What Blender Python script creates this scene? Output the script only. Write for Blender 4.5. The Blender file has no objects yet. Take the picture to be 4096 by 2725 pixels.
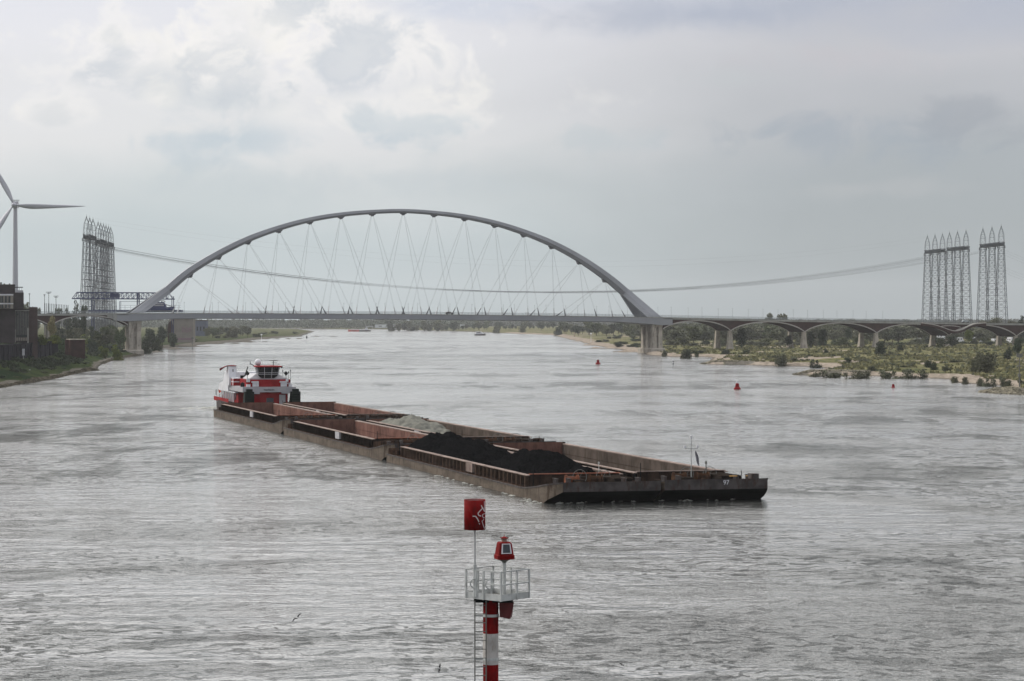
import bpy, math, random
import numpy as np
from mathutils import Vector, Matrix
R = math.radians
random.seed(7); rng = np.random.default_rng(7)
F = 9900.0; CX = 2048.0; HY = 1278.0; H = 18.5     # focal length and horizon in pixels of the 4096 px frame, eye height in m
sc = bpy.context.scene
COL = sc.collection
# ---------------------------------------------------------------- camera
cd = bpy.data.cameras.new('camera'); cam = bpy.data.objects.new('camera', cd); COL.objects.link(cam)
cam.location = (0, 0, H); cam.rotation_euler = (R(90), 0, 0)
cd.sensor_width = 36.0; cd.lens = 36.0*F/4096.0
cd.shift_y = (HY-1362.5)/4096.0
cd.clip_start = 1.0; cd.clip_end = 60000.0
sc.camera = cam
# ---------------------------------------------------------------- light
SUN_AZ = R(-70)      # measured from +Y (view direction) towards +X
SUN_EL = R(34)
sd = bpy.data.lights.new('sun', 'SUN'); so = bpy.data.objects.new('sun', sd); COL.objects.link(so)
sd.energy = 1.5; sd.angle = R(10); sd.color = (1.0, 0.95, 0.87)
sdir = Vector((math.sin(SUN_AZ)*math.cos(SUN_EL), math.cos(SUN_AZ)*math.cos(SUN_EL), math.sin(SUN_EL)))
so.rotation_euler = (-sdir).to_track_quat('-Z', 'Y').to_euler()
sc.view_settings.view_transform = 'Standard'
try: sc.view_settings.look = 'None'
except Exception: pass
sc.view_settings.exposure = 0.0; sc.view_settings.gamma = 1.0
# ---------------------------------------------------------------- node helpers
class NT:
    def __init__(s, tree): s.t = tree; s.n = tree.nodes; s.l = tree.links; s.n.clear()
    def node(s, typ, **kw):
        n = s.n.new(typ)
        for k, v in kw.items(): setattr(n, k, v)
        return n
    def put(s, sock, v):
        if isinstance(v, bpy.types.NodeSocket): s.l.new(v, sock)
        elif v is not None:
            if hasattr(sock, 'default_value') and hasattr(sock.default_value, '__len__') and not hasattr(v, '__len__'):
                v = (v,)*len(sock.default_value)
            sock.default_value = v
    def m(s, op, a, b=None, c=None, clamp=False):
        n = s.node('ShaderNodeMath', operation=op, use_clamp=clamp)
        for i, v in enumerate((a, b, c)):
            if v is not None: s.put(n.inputs[i], v)
        return n.outputs[0]
    def vm(s, op, a, b=None):
        n = s.node('ShaderNodeVectorMath', operation=op); s.put(n.inputs[0], a)
        if b is not None: s.put(n.inputs[1], b)
        return n.outputs[0]
    def mr(s, v, a, b, c=0.0, d=1.0, smooth=True):
        n = s.node('ShaderNodeMapRange'); n.interpolation_type = 'SMOOTHSTEP' if smooth else 'LINEAR'; n.clamp = True
        s.put(n.inputs[0], v)
        for i, x in enumerate((a, b, c, d)): s.put(n.inputs[1+i], x)
        return n.outputs[0]
    def noise(s, vec, scale, detail=3.0, rough=0.5, dist=0.0, w=None):
        n = s.node('ShaderNodeTexNoise')
        if w is not None: n.noise_dimensions = '4D'; n.inputs['W'].default_value = w
        s.put(n.inputs['Vector'], vec); s.put(n.inputs['Scale'], scale); s.put(n.inputs['Detail'], detail)
        s.put(n.inputs['Roughness'], rough); s.put(n.inputs['Distortion'], dist)
        return n.outputs['Fac']
    def mix(s, f, a, b, mode='MIX'):
        n = s.node('ShaderNodeMix', data_type='RGBA', blend_type=mode)
        s.put(n.inputs[0], f); s.put(n.inputs[6], a); s.put(n.inputs[7], b)
        return n.outputs[2]
    def comb(s, x, y, z):
        n = s.node('ShaderNodeCombineXYZ')
        for i, v in enumerate((x, y, z)): s.put(n.inputs[i], v)
        return n.outputs[0]
    def scalev(s, vec, k):
        return s.vm('MULTIPLY', vec, k)
def lin(r, g, b, a=1.0):
    f = lambda c: (c/255/12.92) if c/255 <= 0.04045 else ((c/255+0.055)/1.055)**2.4
    return (f(r), f(g), f(b), a)
# ---------------------------------------------------------------- world: sky texture under a broken cloud deck
world = bpy.data.worlds.new('World'); sc.world = world; world.use_nodes = True
w = NT(world.node_tree)
tc = w.node('ShaderNodeTexCoord'); sep = w.node('ShaderNodeSeparateXYZ'); w.l.new(tc.outputs['Generated'], sep.inputs[0])
X_, Y_, Z_ = sep.outputs
az = w.m('ARCTAN2', X_, Y_); el = w.m('ARCSINE', Z_)
sky = w.node('ShaderNodeTexSky', sky_type='NISHITA'); sky.sun_disc = False
sky.sun_elevation = SUN_EL; sky.sun_rotation = SUN_AZ; sky.air_density = 1.2; sky.dust_density = 2.5
skyc = w.vm('SCALE', sky.outputs[0]); skyc.node.inputs['Scale'].default_value = 0.12
# cloud layer, drawn on the dome in azimuth / elevation
cv = w.comb(w.m('MULTIPLY', az, 9.0), w.m('MULTIPLY', el, 20.0), 3.7)
elu = w.m('MAXIMUM', el, 0.0)
def ramp(fac, stops):
    n = w.node('ShaderNodeValToRGB'); w.put(n.inputs[0], fac); e = n.color_ramp.elements
    while len(e) < len(stops): e.new(0.5)
    for q, (p, c) in zip(e, stops): q.position = p; q.color = lin(*c)
    return n.outputs[0]
n1 = w.noise(cv, 1.1, 5.0, 0.5, 0.35)
nb = w.noise(w.comb(w.m('MULTIPLY', az, 5.0), w.m('MULTIPLY', el, 16.0), 2.1), 1.0, 4.0, 0.5, 0.3)
ew = w.m('ADD', elu, w.m('MULTIPLY', w.m('SUBTRACT', n1, 0.5), 0.045))
er = w.m('DIVIDE', w.m('MAXIMUM', ew, 0.0), 0.30, clamp=True)
LR = ramp(er, [(0.0,(186,198,202)),(0.10,(194,205,209)),(0.18,(208,215,218)),(0.25,(228,229,231)),(0.36,(234,234,239)),(0.50,(230,232,242)),(1.0,(236,238,244))])
RR = ramp(er, [(0.0,(156,165,169)),(0.10,(165,173,177)),(0.20,(170,177,183)),(0.28,(184,187,193)),(0.36,(196,197,203)),(0.45,(180,186,202)),(1.0,(210,214,224))])
azn = w.m('ADD', az, w.m('MULTIPLY', w.m('SUBTRACT', nb, 0.5), 0.16))
base = w.mix(w.mr(azn, -0.09, 0.15), LR, RR)
base = w.mix(w.mr(w.m('ABSOLUTE', az), 0.5, 1.4), base, LR)
# cloud masses laid out on the dome: centre and size as azimuth / elevation
wx = w.noise(w.comb(w.m('MULTIPLY', az, 34.0), w.m('MULTIPLY', el, 42.0), 1.3), 1.0, 7.0, 0.60, 0.35)
wy = w.noise(w.comb(w.m('MULTIPLY', az, 11.0), w.m('MULTIPLY', el, 22.0), 4.3), 1.0, 4.0, 0.5, 0.4)
def blob(px, py, rx, ry, col, k, rim=0.0, na=1.1, soft=0.85):
    global base
    u = w.m('MULTIPLY', w.m('SUBTRACT', az, (px-CX)/F), F/rx); v_ = w.m('MULTIPLY', w.m('SUBTRACT', el, (HY-py)/F), F/ry)
    d = w.m('SQRT', w.m('ADD', w.m('MULTIPLY', u, u), w.m('MULTIPLY', v_, v_)))
    d = w.m('ADD', d, w.m('ADD', w.m('MULTIPLY', w.m('SUBTRACT', wx, 0.5), na*4.2), w.m('MULTIPLY', w.m('SUBTRACT', wy, 0.5), na*2.6)))
    if rim: base = w.mix(w.m('MULTIPLY', w.m('MULTIPLY', w.mr(d, 1.85, 1.0), w.mr(v_, -0.9, 0.5)), rim*0.75), base, lin(252, 249, 246))
    base = w.mix(w.m('MULTIPLY', w.m('MULTIPLY', w.mr(d, 1.12, 1.12-soft*1.25), w.mr(wx, 0.3, 0.6, 0.7, 1.0)), k), base, lin(*col))
G1 = (190, 199, 210)
blob(900, 560, 760, 110, (184, 200, 212), 0.75, 0, 0.9, 0.9)
blob(1500, 720, 900, 110, (190, 201, 208), 0.45, 0, 0.9, 0.9)
blob(900, 400, 330, 110, (205, 212, 218), 0.6, 0.2)
blob(480, 290, 330, 130, G1, 0.62, 0.75, 1.5)
blob(700, 330, 150, 80, G1, 0.50, 0.6)
blob(1000, 270, 220, 160, G1, 0.62, 0.8, 1.5)
blob(1330, 280, 240, 170, (186, 196, 209), 0.68, 0.85, 1.5)
blob(230, 480, 150, 100, (206, 211, 216), 0.5, 0.5)
blob(1600, 500, 360, 80, (188, 202, 212), 0.6, 0.55)
blob(2350, 560, 420, 80, (188, 199, 206), 0.55, 0)
for q in ((650,390,90,60,0.85),(1110,190,90,70,0.8),(80,470,90,90,0.8),(1280,410,70,50,0.7),(1880,400,180,60,0.7),(550,170,240,45,0.6),(2420,400,190,80,0.45),(180,590,110,50,0.5)): blob(q[0], q[1], q[2], q[3], (251, 248, 243), q[4]*0.62, 0, 1.5, 0.9)
blob(2800, 70, 620, 95, (166, 175, 194), 0.75, 0, 0.6, 1.0)
blob(1800, 30, 300, 60, (206, 213, 228), 0.6, 0, 0.9, 0.9)
blob(3200, 540, 480, 120, (158, 169, 182), 0.7, 0, 1.0, 0.9)
blob(3900, 470, 260, 90, (158, 164, 174), 0.75, 0, 1.0, 0.9)
blob(3500, 240, 620, 100, (198, 195, 201), 0.65, 0, 1.0, 0.9)
blob(3400, 760, 330, 40, (186, 189, 192), 0.45, 0, 1.0, 0.9)
blob(2950, 330, 260, 60, (194, 199, 203), 0.5, 0, 1.0, 0.9)
# the dome above the frame: a bright veil ahead where the sun sits behind the cloud, dull behind the camera
lobe = w.node('ShaderNodeVectorMath', operation='DOT_PRODUCT'); w.l.new(tc.outputs['Generated'], lobe.inputs[0])
la, le = R(-24), R(30); lobe.inputs[1].default_value = (math.sin(la)*math.cos(le), math.cos(la)*math.cos(le), math.sin(le))
up = w.mr(elu, 0.131, 0.20)
veil = w.mix(w.mr(lobe.outputs['Value'], -0.3, 0.35), (0.62, 0.64, 0.69, 1), (0.98, 1.0, 1.04, 1))
veil = w.mix(w.mr(lobe.outputs['Value'], 0.35, 0.95), veil, (2.5, 2.46, 2.4, 1))
base = w.mix(up, base, veil)
nt_ = w.noise(w.vm('MULTIPLY', tc.outputs['Generated'], (3, 3, 5)), 1.0, 5.0, 0.55)
base = w.mix(w.m('MULTIPLY', w.m('MULTIPLY', w.mr(nt_, 0.45, 0.65), up), 0.30), base, w.mix(0.5, base, (0.5, 0.52, 0.56, 1)))
skymix = w.mix(0.94, skyc, base)
bg = w.node('ShaderNodeBackground'); w.l.new(skymix, bg.inputs[0]); bg.inputs[1].default_value = 1.0
wo = w.node('ShaderNodeOutputWorld'); w.l.new(bg.outputs[0], wo.inputs[0])
# ---------------------------------------------------------------- scene helpers
def Wp(px, py, Y): return Vector(((px-CX)/F*Y, Y, H+(HY-py)/F*Y))
def G(px, py, z=0.0):
    Y = (H-z)*F/(py-HY); return ((px-CX)/F*Y, Y)
def tag(o, label=None, cat=None, group=None, kind=None):
    if label: o['label'] = label
    if cat: o['category'] = cat
    if group: o['group'] = group
    if kind: o['kind'] = kind
    return o
def empty(name, loc=(0, 0, 0), rz=0.0, label=None, cat=None, group=None):
    o = bpy.data.objects.new(name, None); COL.objects.link(o); o.location = loc; o.rotation_euler = (0, 0, rz)
    o.empty_display_size = 0.5
    return tag(o, label, cat, group)
def copy_tree(o, parent=None):
    c = o.copy(); COL.objects.link(c); c.parent = parent
    for ch in [x for x in KIDS.get(o.name, [])]:
        copy_tree(ch, c)
    return c
KIDS = {}
ORD = ['first','second','third','fourth','fifth','sixth','seventh','eighth','ninth','tenth','eleventh','twelfth','thirteenth','fourteenth','fifteenth','sixteenth','seventeenth','eighteenth','nineteenth','twentieth','twenty-first','twenty-second','twenty-third','twenty-fourth','twenty-fifth','twenty-sixth','twenty-seventh','twenty-eighth','twenty-ninth','thirtieth']
class MB:
    def __init__(s): s.v = []; s.f = []; s.mi = []; s.cur = 0
    def add(s, vs, fs):
        b = len(s.v); s.v.extend([tuple(v) for v in vs])
        for f in fs: s.f.append([b+i for i in f]); s.mi.append(s.cur)
    def hexa(s, p):   # 4 bottom (ccw) + 4 top
        s.add(p, [(3,2,1,0),(4,5,6,7),(0,1,5,4),(1,2,6,5),(2,3,7,6),(3,0,4,7)])
    def box(s, x0, x1, y0, y1, z0, z1):
        s.hexa([(x0,y0,z0),(x1,y0,z0),(x1,y1,z0),(x0,y1,z0),(x0,y0,z1),(x1,y0,z1),(x1,y1,z1),(x0,y1,z1)])
    def cbox(s, c, d, rz=0.0):
        cs, sn = math.cos(rz), math.sin(rz); pts = []
        for z in (-1, 1):
            for x, y in ((-1,-1),(1,-1),(1,1),(-1,1)):
                a, b = x*d[0]/2, y*d[1]/2
                pts.append((c[0]+a*cs-b*sn, c[1]+a*sn+b*cs, c[2]+z*d[2]/2))
        s.hexa(pts)
    def tube(s, p, q, r, r2=None, n=6, caps=True):
        p, q = Vector(p), Vector(q); d = q-p
        if d.length < 1e-6: return
        d.normalize(); a = Vector((0,0,1)) if abs(d.z) < 0.9 else Vector((1,0,0))
        u = d.cross(a).normalized(); v = d.cross(u); r2 = r if r2 is None else r2
        vs = []
        for c, rr in ((p, r), (q, r2)):
            for i in range(n):
                t = 2*math.pi*(i+0.5)/n; vs.append(c+u*(rr*math.cos(t))+v*(rr*math.sin(t)))
        fs = [(i, (i+1) % n, n+(i+1) % n, n+i) for i in range(n)]
        if caps: fs += [tuple(reversed(range(n))), tuple(range(n, 2*n))]
        s.add(vs, fs)
    def bar(s, p, q, r): s.tube(p, q, r, None, 4, False)
    def path(s, pts, r, n=6):
        for a, b in zip(pts[:-1], pts[1:]): s.tube(a, b, r, None, n)
    def ring(s, c, rad, r, axis='y', n=16, a0=0, a1=2*math.pi):
        pts = []
        for i in range(n+1):
            t = a0+(a1-a0)*i/n
            if axis == 'y': pts.append((c[0]+rad*math.cos(t), c[1], c[2]+rad*math.sin(t)))
            elif axis == 'x': pts.append((c[0], c[1]+rad*math.cos(t), c[2]+rad*math.sin(t)))
            else: pts.append((c[0]+rad*math.cos(t), c[1]+rad*math.sin(t), c[2]))
        s.path(pts, r, 5)
    def lathe(s, c, prof, n=16):
        vs = []; m = len(prof)
        for r, z in prof:
            for i in range(n):
                t = 2*math.pi*i/n; vs.append((c[0]+r*math.cos(t), c[1]+r*math.sin(t), c[2]+z))
        fs = []
        for k in range(m-1):
            for i in range(n): fs.append((k*n+i, k*n+(i+1) % n, (k+1)*n+(i+1) % n, (k+1)*n+i))
        fs += [tuple(reversed(range(n))), tuple(range((m-1)*n, m*n))]
        s.add(vs, fs)
    def prism(s, poly, ext, fn):   # poly list of 2d pts, ext (a,b), fn(u,v,w)->xyz
        n = len(poly)
        vs = [fn(p[0], p[1], ext[0]) for p in poly]+[fn(p[0], p[1], ext[1]) for p in poly]
        s.add(vs, [tuple(range(n)), tuple(reversed(range(n, 2*n)))]+[(i, n+i, n+(i+1) % n, (i+1) % n) for i in range(n)])
    def loft(s, rings, caps=True, closed=True):
        n = len(rings[0]); vs = [p for r in rings for p in r]; fs = []
        for k in range(len(rings)-1):
            for i in range(n if closed else n-1):
                fs.append((k*n+i, k*n+(i+1) % n, (k+1)*n+(i+1) % n, (k+1)*n+i))
        if caps: fs += [tuple(reversed(range(n))), tuple(range((len(rings)-1)*n, len(rings)*n))]
        s.add(vs, fs)
    def build(s, name, mats, parent=None, smooth=False, bevel=0.0):
        me = bpy.data.meshes.new(name); me.from_pydata(s.v, [], s.f)
        if not isinstance(mats, (list, tuple)): mats = [mats]
        for m in mats: me.materials.append(m)
        if len(mats) > 1: me.polygons.foreach_set('material_index', s.mi)
        if smooth: me.polygons.foreach_set('use_smooth', [True]*len(me.polygons))
        me.update()
        import bmesh
        bm = bmesh.new(); bm.from_mesh(me); bmesh.ops.recalc_face_normals(bm, faces=bm.faces); bm.to_mesh(me); bm.free()
        return linkmesh(name, me, parent, bevel)
def linkmesh(name, me, parent=None, bevel=0.0):
    o = bpy.data.objects.new(name, me); COL.objects.link(o)
    if parent: o.parent = parent; KIDS.setdefault(parent.name, []).append(o)
    if bevel > 0:
        b = o.modifiers.new('bevel', 'BEVEL'); b.width = bevel; b.segments = 2; b.limit_method = 'ANGLE'
    return o
# ---------------------------------------------------------------- materials
MATS = {}
def mat(name, c, rough=0.7, var=0.25, scale=0.5, c2=None, metal=0.0, bump=0.0, bscale=4.0, rnd=0.0, stretch=(1, 1, 1), stain=None, amt=0.5):
    if name in MATS: return MATS[name]
    m = bpy.data.materials.new(name); m.use_nodes = True; t = NT(m.node_tree)
    tcn = t.node('ShaderNodeTexCoord'); vec = t.vm('MULTIPLY', tcn.outputs['Object'], stretch)
    n = t.noise(vec, scale, 5.0, 0.6)
    c = tuple(c[:3])+(1,)
    dk = tuple(x*(1-var) for x in c[:3])+(1,) if c2 is None else tuple(c2[:3])+(1,)
    lt = tuple(min(1, x*(1+var*0.6)) for x in c[:3])+(1,) if c2 is None else c
    col = t.mix(t.mr(n, 0.36, 0.64), dk, lt)
    if stain is not None:
        n2 = t.noise(t.vm('MULTIPLY', tcn.outputs['Object'], (1.3, 1.3, 0.35)), scale*2.3, 5.0, 0.65)
        col = t.mix(t.m('MULTIPLY', t.mr(n2, 0.50, 0.66), amt), col, tuple(stain[:3])+(1,))
    if rnd:
        oi = t.node('ShaderNodeObjectInfo'); hs = t.node('ShaderNodeHueSaturation')
        hs.inputs['Fac'].default_value = 1.0
        t.put(hs.inputs['Hue'], t.m('ADD', 0.5-rnd*0.04, t.m('MULTIPLY', oi.outputs['Random'], rnd*0.08)))
        t.put(hs.inputs['Value'], t.m('ADD', 1-rnd*0.4, t.m('MULTIPLY', t.m('FRACT', t.m('MULTIPLY', oi.outputs['Random'], 7.3)), rnd*0.8)))
        t.l.new(col, hs.inputs['Color']); col = hs.outputs[0]
    b = t.node('ShaderNodeBsdfPrincipled'); t.put(b.inputs['Base Color'], col)
    b.inputs['Roughness'].default_value = rough; b.inputs['Metallic'].default_value = metal
    if rough >= 0.7: b.inputs['Specular IOR Level'].default_value = 0.10 if rough < 0.85 else 0.0
    if bump:
        bn = t.node('ShaderNodeBump'); bn.inputs['Strength'].default_value = bump
        t.put(bn.inputs['Height'], t.noise(tcn.outputs['Object'], bscale, 4.0, 0.6)); bn.inputs['Distance'].default_value = 0.3
        t.l.new(bn.outputs[0], b.inputs['Normal'])
    o = t.node('ShaderNodeOutputMaterial'); t.l.new(b.outputs[0], o.inputs[0])
    MATS[name] = m; return m
M = dict(
 bridge_steel=mat('bridge_steel', lin(142,144,150), 0.6, 0.10, 0.05),
 deck_conc=mat('deck_concrete', lin(150,150,146), 0.8, 0.15, 0.15, stain=lin(110,108,104), amt=0.4),
 conc=mat('pier_concrete', lin(170,162,151), 0.9, 0.18, 0.3, stain=lin(92,86,78), amt=0.6),
 rimconc=mat('arch_rim_concrete', lin(168,163,158), 0.85, 0.12, 0.4, stain=lin(120,114,110), amt=0.4),
 brick=mat('dark_brick', lin(66,48,46), 0.9, 0.2, 0.4, stain=lin(52,40,39), amt=0.5),
 asphalt=mat('asphalt', (0.05,0.05,0.055), 0.9, 0.2, 0.2),
 cable=mat('hanger_cable', lin(118,120,124), 0.5, 0.05),
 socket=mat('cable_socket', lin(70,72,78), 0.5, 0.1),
 socket_lit=mat('lit_socket', lin(205,205,205), 0.4, 0.1),  # sky light on the hanger ends is put into this white
 railing=mat('railing', lin(150,156,158), 0.6, 0.1),
 lattice=mat('lattice_steel', lin(62,68,74), 0.6, 0.15, 0.1),
 latticed=mat('platform_steel', lin(52,58,64), 0.7, 0.2, 0.1),
 wire=mat('wire', lin(96,98,102), 0.6, 0.05),
 turbine=mat('turbine_white', lin(176,176,184), 0.5, 0.05, 0.02),
 crane=mat('crane_blue', lin(18,36,86), 0.6, 0.2, 0.1),
 sand=mat('sand', lin(176,158,138), 0.95, 0.15, 0.1),
 rock=mat('riprap', lin(140,134,118), 0.95, 0.5, 0.7, rnd=0.0, bump=0.5),
 bark=mat('bark', lin(84,74,62), 0.95, 0.3, 0.8),
 dryg=mat('dry_grass', (0.21,0.20,0.105), 0.9, 0.3, 0.3),
 rockd=mat('dark_riprap', lin(96,90,78), 0.95, 0.5, 0.7, bump=0.5),
 leaf=mat('leaf_green', (0.085,0.100,0.045), 0.75, 0.35, 0.5, rnd=0.7),
 leafd=mat('leaf_dark', (0.058,0.074,0.046), 0.8, 0.35, 0.5, rnd=0.6),
 leafg=mat('leaf_grey', (0.135,0.140,0.090), 0.8, 0.30, 0.5, rnd=0.5),
 leafy=mat('leaf_yellow', (0.17,0.18,0.03), 0.8, 0.35, 0.5, c2=(0.08,0.11,0.03)),
 leaft=mat('leaf_tan', (0.30,0.27,0.15), 0.85, 0.3, 0.5),
 white=mat('white_paint', lin(216,216,220), 0.5, 0.08, 0.6, stain=lin(160,152,142), amt=0.3),
 greyw=mat('grey_white_paint', lin(168,166,170), 0.5, 0.1, 0.6),
 red=mat('red_paint', lin(140,22,28), 0.7, 0.2, 0.6),
 redb=mat('beacon_red', lin(116,9,11), 0.8, 0.25, 1.5, stain=lin(78,16,16), amt=0.7),
 orange=mat('orange_paint', lin(112,66,46), 0.8, 0.4, 1.0, stain=lin(60,46,38), amt=0.9),
 yellow=mat('yellow_paint', lin(196,150,66), 0.6, 0.25, 1.0),
 glass=mat('dark_glass', lin(30,34,38), 0.12, 0.2, 0.5),
 black=mat('black_rubber', lin(24,27,28), 0.8, 0.2, 1.0),
 darkgreen=mat('dark_green_paint', lin(18,28,24), 0.7, 0.2, 1.0),
 hullside=mat('barge_side_paint', lin(98,88,78), 0.8, 0.28, 0.5, stain=lin(62,50,42), amt=0.8, stretch=(0.4,1,1.6)),
 hullgrey=mat('barge_bow_paint', lin(78,73,72), 0.75, 0.3, 0.8, stain=lin(66,50,42), amt=0.8),
 beaconw=mat('beacon_white', lin(182,178,174), 0.8, 0.15, 1.2, stain=lin(128,118,106), amt=0.55),
 hullblack=mat('barge_bottom_paint_shade', lin(22,23,22), 0.8, 0.3, 0.6),  # dark paint with the shade under the raked bow put into it
 rust=mat('rust_deck', lin(66,52,44), 0.9, 0.4, 0.6, stain=lin(36,32,30), amt=0.8),
 coaming=mat('coaming_plate', lin(138,122,114), 0.8, 0.25, 0.5, stain=lin(82,60,52), amt=0.6),
 holdred=mat('hold_red_oxide', lin(116,86,78), 0.9, 0.28, 0.35, stain=lin(72,54,48), amt=0.6),
 holdgrey=mat('hold_grey', lin(86,77,71), 0.9, 0.3, 0.35, stain=lin(58,50,46), amt=0.6),
 dockdark=mat('locker_dark', lin(44,38,34), 0.9, 0.3, 1.0),  # even dark colour of the deck lockers
 coal=mat('coal', lin(19,19,20), 0.85, 0.5, 3.0, bump=0.8, bscale=3.0),
 gravel=mat('grey_gravel', lin(124,123,115), 0.95, 0.15, 0.5, bump=0.4, bscale=3.0),
 galv=mat('galvanised_steel', lin(184,186,184), 0.7, 0.15, 2.0, stain=lin(140,138,132), amt=0.3, metal=0.0),
 galvd=mat('grating', lin(112,112,108), 0.7, 0.2, 2.0),
 flag=mat('flag_cloth', lin(120,120,126), 0.9, 0.2, 1.0),
 panel=mat('solar_panel', lin(40,48,56), 0.25, 0.2, 8.0),
 birdw=mat('bird_white', lin(190,190,188), 0.9, 0.1), birdd=mat('bird_dark', lin(60,60,62), 0.9, 0.2),
 foam=mat('foam', lin(186,186,178), 0.9, 0.1, 2.0),
 roof=mat('roof_dark', lin(70,66,66), 0.9, 0.2, 0.3),
 palewall=mat('pale_wall', lin(138,132,124), 0.9, 0.1, 0.2, stain=lin(140,130,122), amt=0.4),
 fins=mat('pale_fins', lin(150,148,142), 0.8, 0.15, 0.5),
 wallq=mat('quay_wall', lin(52,50,56), 0.95, 0.3, 0.3, stain=lin(36,44,42), amt=0.5),
 brickb=mat('building_brick', lin(66,60,62), 0.9, 0.2, 0.3),
)
# ================================================================ river, land
def tongue(lst, x0, y0, x1, y1, rev=False):
    a = G(x0, y0); b = G(x1, y1)
    k = 1 if not rev else -1
    if not rev: lst += [a, b, (b[0]-4, b[1]+9), (a[0]+2, a[1]+16)]
    else: lst += [(b[0]-2, b[1]+16), (a[0]+4, a[1]+9), a, b]
Lp = [(-116, -80), (-122, 250), (-133, 560)]+[G(*p) for p in ((0,1553),(55,1541),(105,1534),(160,1527),(214,1515),(280,1500),(337,1487),(389,1483),(393,1469),(409,1457),(453,1439),(503,1430),(560,1424))]
for t_ in ((560,1411,664,1409.5),(600,1398.5,776,1397),(720,1388,860,1387),(830,1376.5,974,1375.5),(930,1369.5,1086,1368.5),(1040,1357.5,1235,1355.5),(1190,1347,1360,1346)): tongue(Lp, *t_)
Lp += [G(1262,1326), G(1180,1317.5), (-900, 5000), (-2600, 5000), (-2600, 5600), (-900, 5500), G(1100,1312.5), G(1305,1317.2), G(1490,1317), G(1764,1324.5), G(1891,1328.5), G(2000,1333), G(2082,1336.5), G(2205,1341), G(2240,1349)]
for t_ in ((2249,1360,2290,1359.5),(2272,1366,2320,1366),(2295,1374,2345,1373.5),(2310,1382,2376,1382.5),(2342,1394,2460,1395),(2426,1408.5,2560,1410)): tongue(Lp, *t_, rev=True)
Lp += [G(*p) for p in ((2572,1414),(2590,1421),(2700,1429),(2800,1427),(2850,1431),(2835,1444),(2795,1455),(2830,1459),(2951,1460),(3043,1463),(3160,1466),(3236,1466),(3300,1472),(3290,1484),(3190,1495),(3170,1501),(3250,1504),(3350,1505),(3477,1504),(3618,1510),(3720,1514),(3793,1517),(3806,1529),(3830,1533),(3903,1537),(4006,1544),(4040,1553),(3970,1561),(3922,1570),(3980,1574),(4096,1580))]
Lp += [(131, 570), (136, 250), (136, -80)]
POLY = np.array(Lp)
def river_dist(P):
    """>0 on land (distance from the water's edge), <0 in the river"""
    A = POLY; B = np.roll(POLY, -1, axis=0); out = np.full(len(P), 1e9); inside = np.zeros(len(P), bool)
    x, y = P[:, 0], P[:, 1]
    for a, b in zip(A, B):
        d = b-a; L2 = d@d
        t = np.clip(((x-a[0])*d[0]+(y-a[1])*d[1])/L2, 0, 1)
        dd = np.hypot(x-a[0]-t*d[0], y-a[1]-t*d[1]); out = np.minimum(out, dd)
        if a[1] != b[1]:
            c = ((a[1] > y) != (b[1] > y)) & (x < (b[0]-a[0])*(y-a[1])/(b[1]-a[1])+a[0]); inside ^= c
    return np.where(inside, -out, out)
def ss(x, a, b): t = np.clip((x-a)/(b-a), 0, 1); return t*t*(3-2*t)
def vnoise(x, y, s, seed=0):
    x = x/s+seed*17.3; y = y/s+seed*9.1
    xi, yi = np.floor(x).astype(int), np.floor(y).astype(int); fx, fy = x-xi, y-yi
    def h(a, b):
        k = (a*374761393+b*668265263+seed*1442695) & 0xffffffff; k = ((k ^ (k >> 13))*1274126177) & 0xffffffff
        return ((k ^ (k >> 16)) & 0xffff)/65535.0
    u = fx*fx*(3-2*fx); v = fy*fy*(3-2*fy)
    return (h(xi, yi)*(1-u)+h(xi+1, yi)*u)*(1-v)+(h(xi, yi+1)*(1-u)+h(xi+1, yi+1)*u)*v
def height(x, y, d):
    x = np.asarray(x, float); y = np.asarray(y, float)
    n = vnoise(x, y, 23.0, 1)-0.5; n2 = vnoise(x, y, 6.0, 2)-0.5
    # left bank beside the quay
    lq = 0.33*np.minimum(d, 17)+ss(d, 17.2, 19)*4.2+n*0.5*ss(d, 3, 10)
    lb = 0.28*np.minimum(d, 9)+ss(d, 9, 40)*4.5+n*0.8*ss(d, 5, 20)
    lfar = 1.6*ss(d, 0, 7)+1.4*ss(d, 30, 160)+4*ss(d, 160, 420)+n*0.5*ss(d, 4, 20)
    left = lq*(1-ss(y, 1095, 1125))+lb*ss(y, 1095, 1125)
    left = left*(1-ss(y, 1290, 1400))+lfar*ss(y, 1290, 1400)
    right = 1.3*ss(d, 0, 6)+1.0*ss(d, 8, 60)+1.4*ss(d, 60, 260)+n*0.9*ss(d, 6, 40)+n2*0.25*ss(d, 2, 8)
    far = 1.5*ss(d, 0, 12)+2.0*ss(d, 12, 200)+n*0.6*ss(d, 10, 40)
    side = ss(x, -60, 60)
    z = left*(1-side)+right*side
    z = z*(1-ss(y, 2300, 2900))+far*ss(y, 2300, 2900)
    return np.where(d > 0, z, np.maximum(-3.0, d*0.4))
def hz(x, y):
    P = np.array([[x, y]]); d = river_dist(P); return float(height(P[:, 0], P[:, 1], d)[0])
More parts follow.
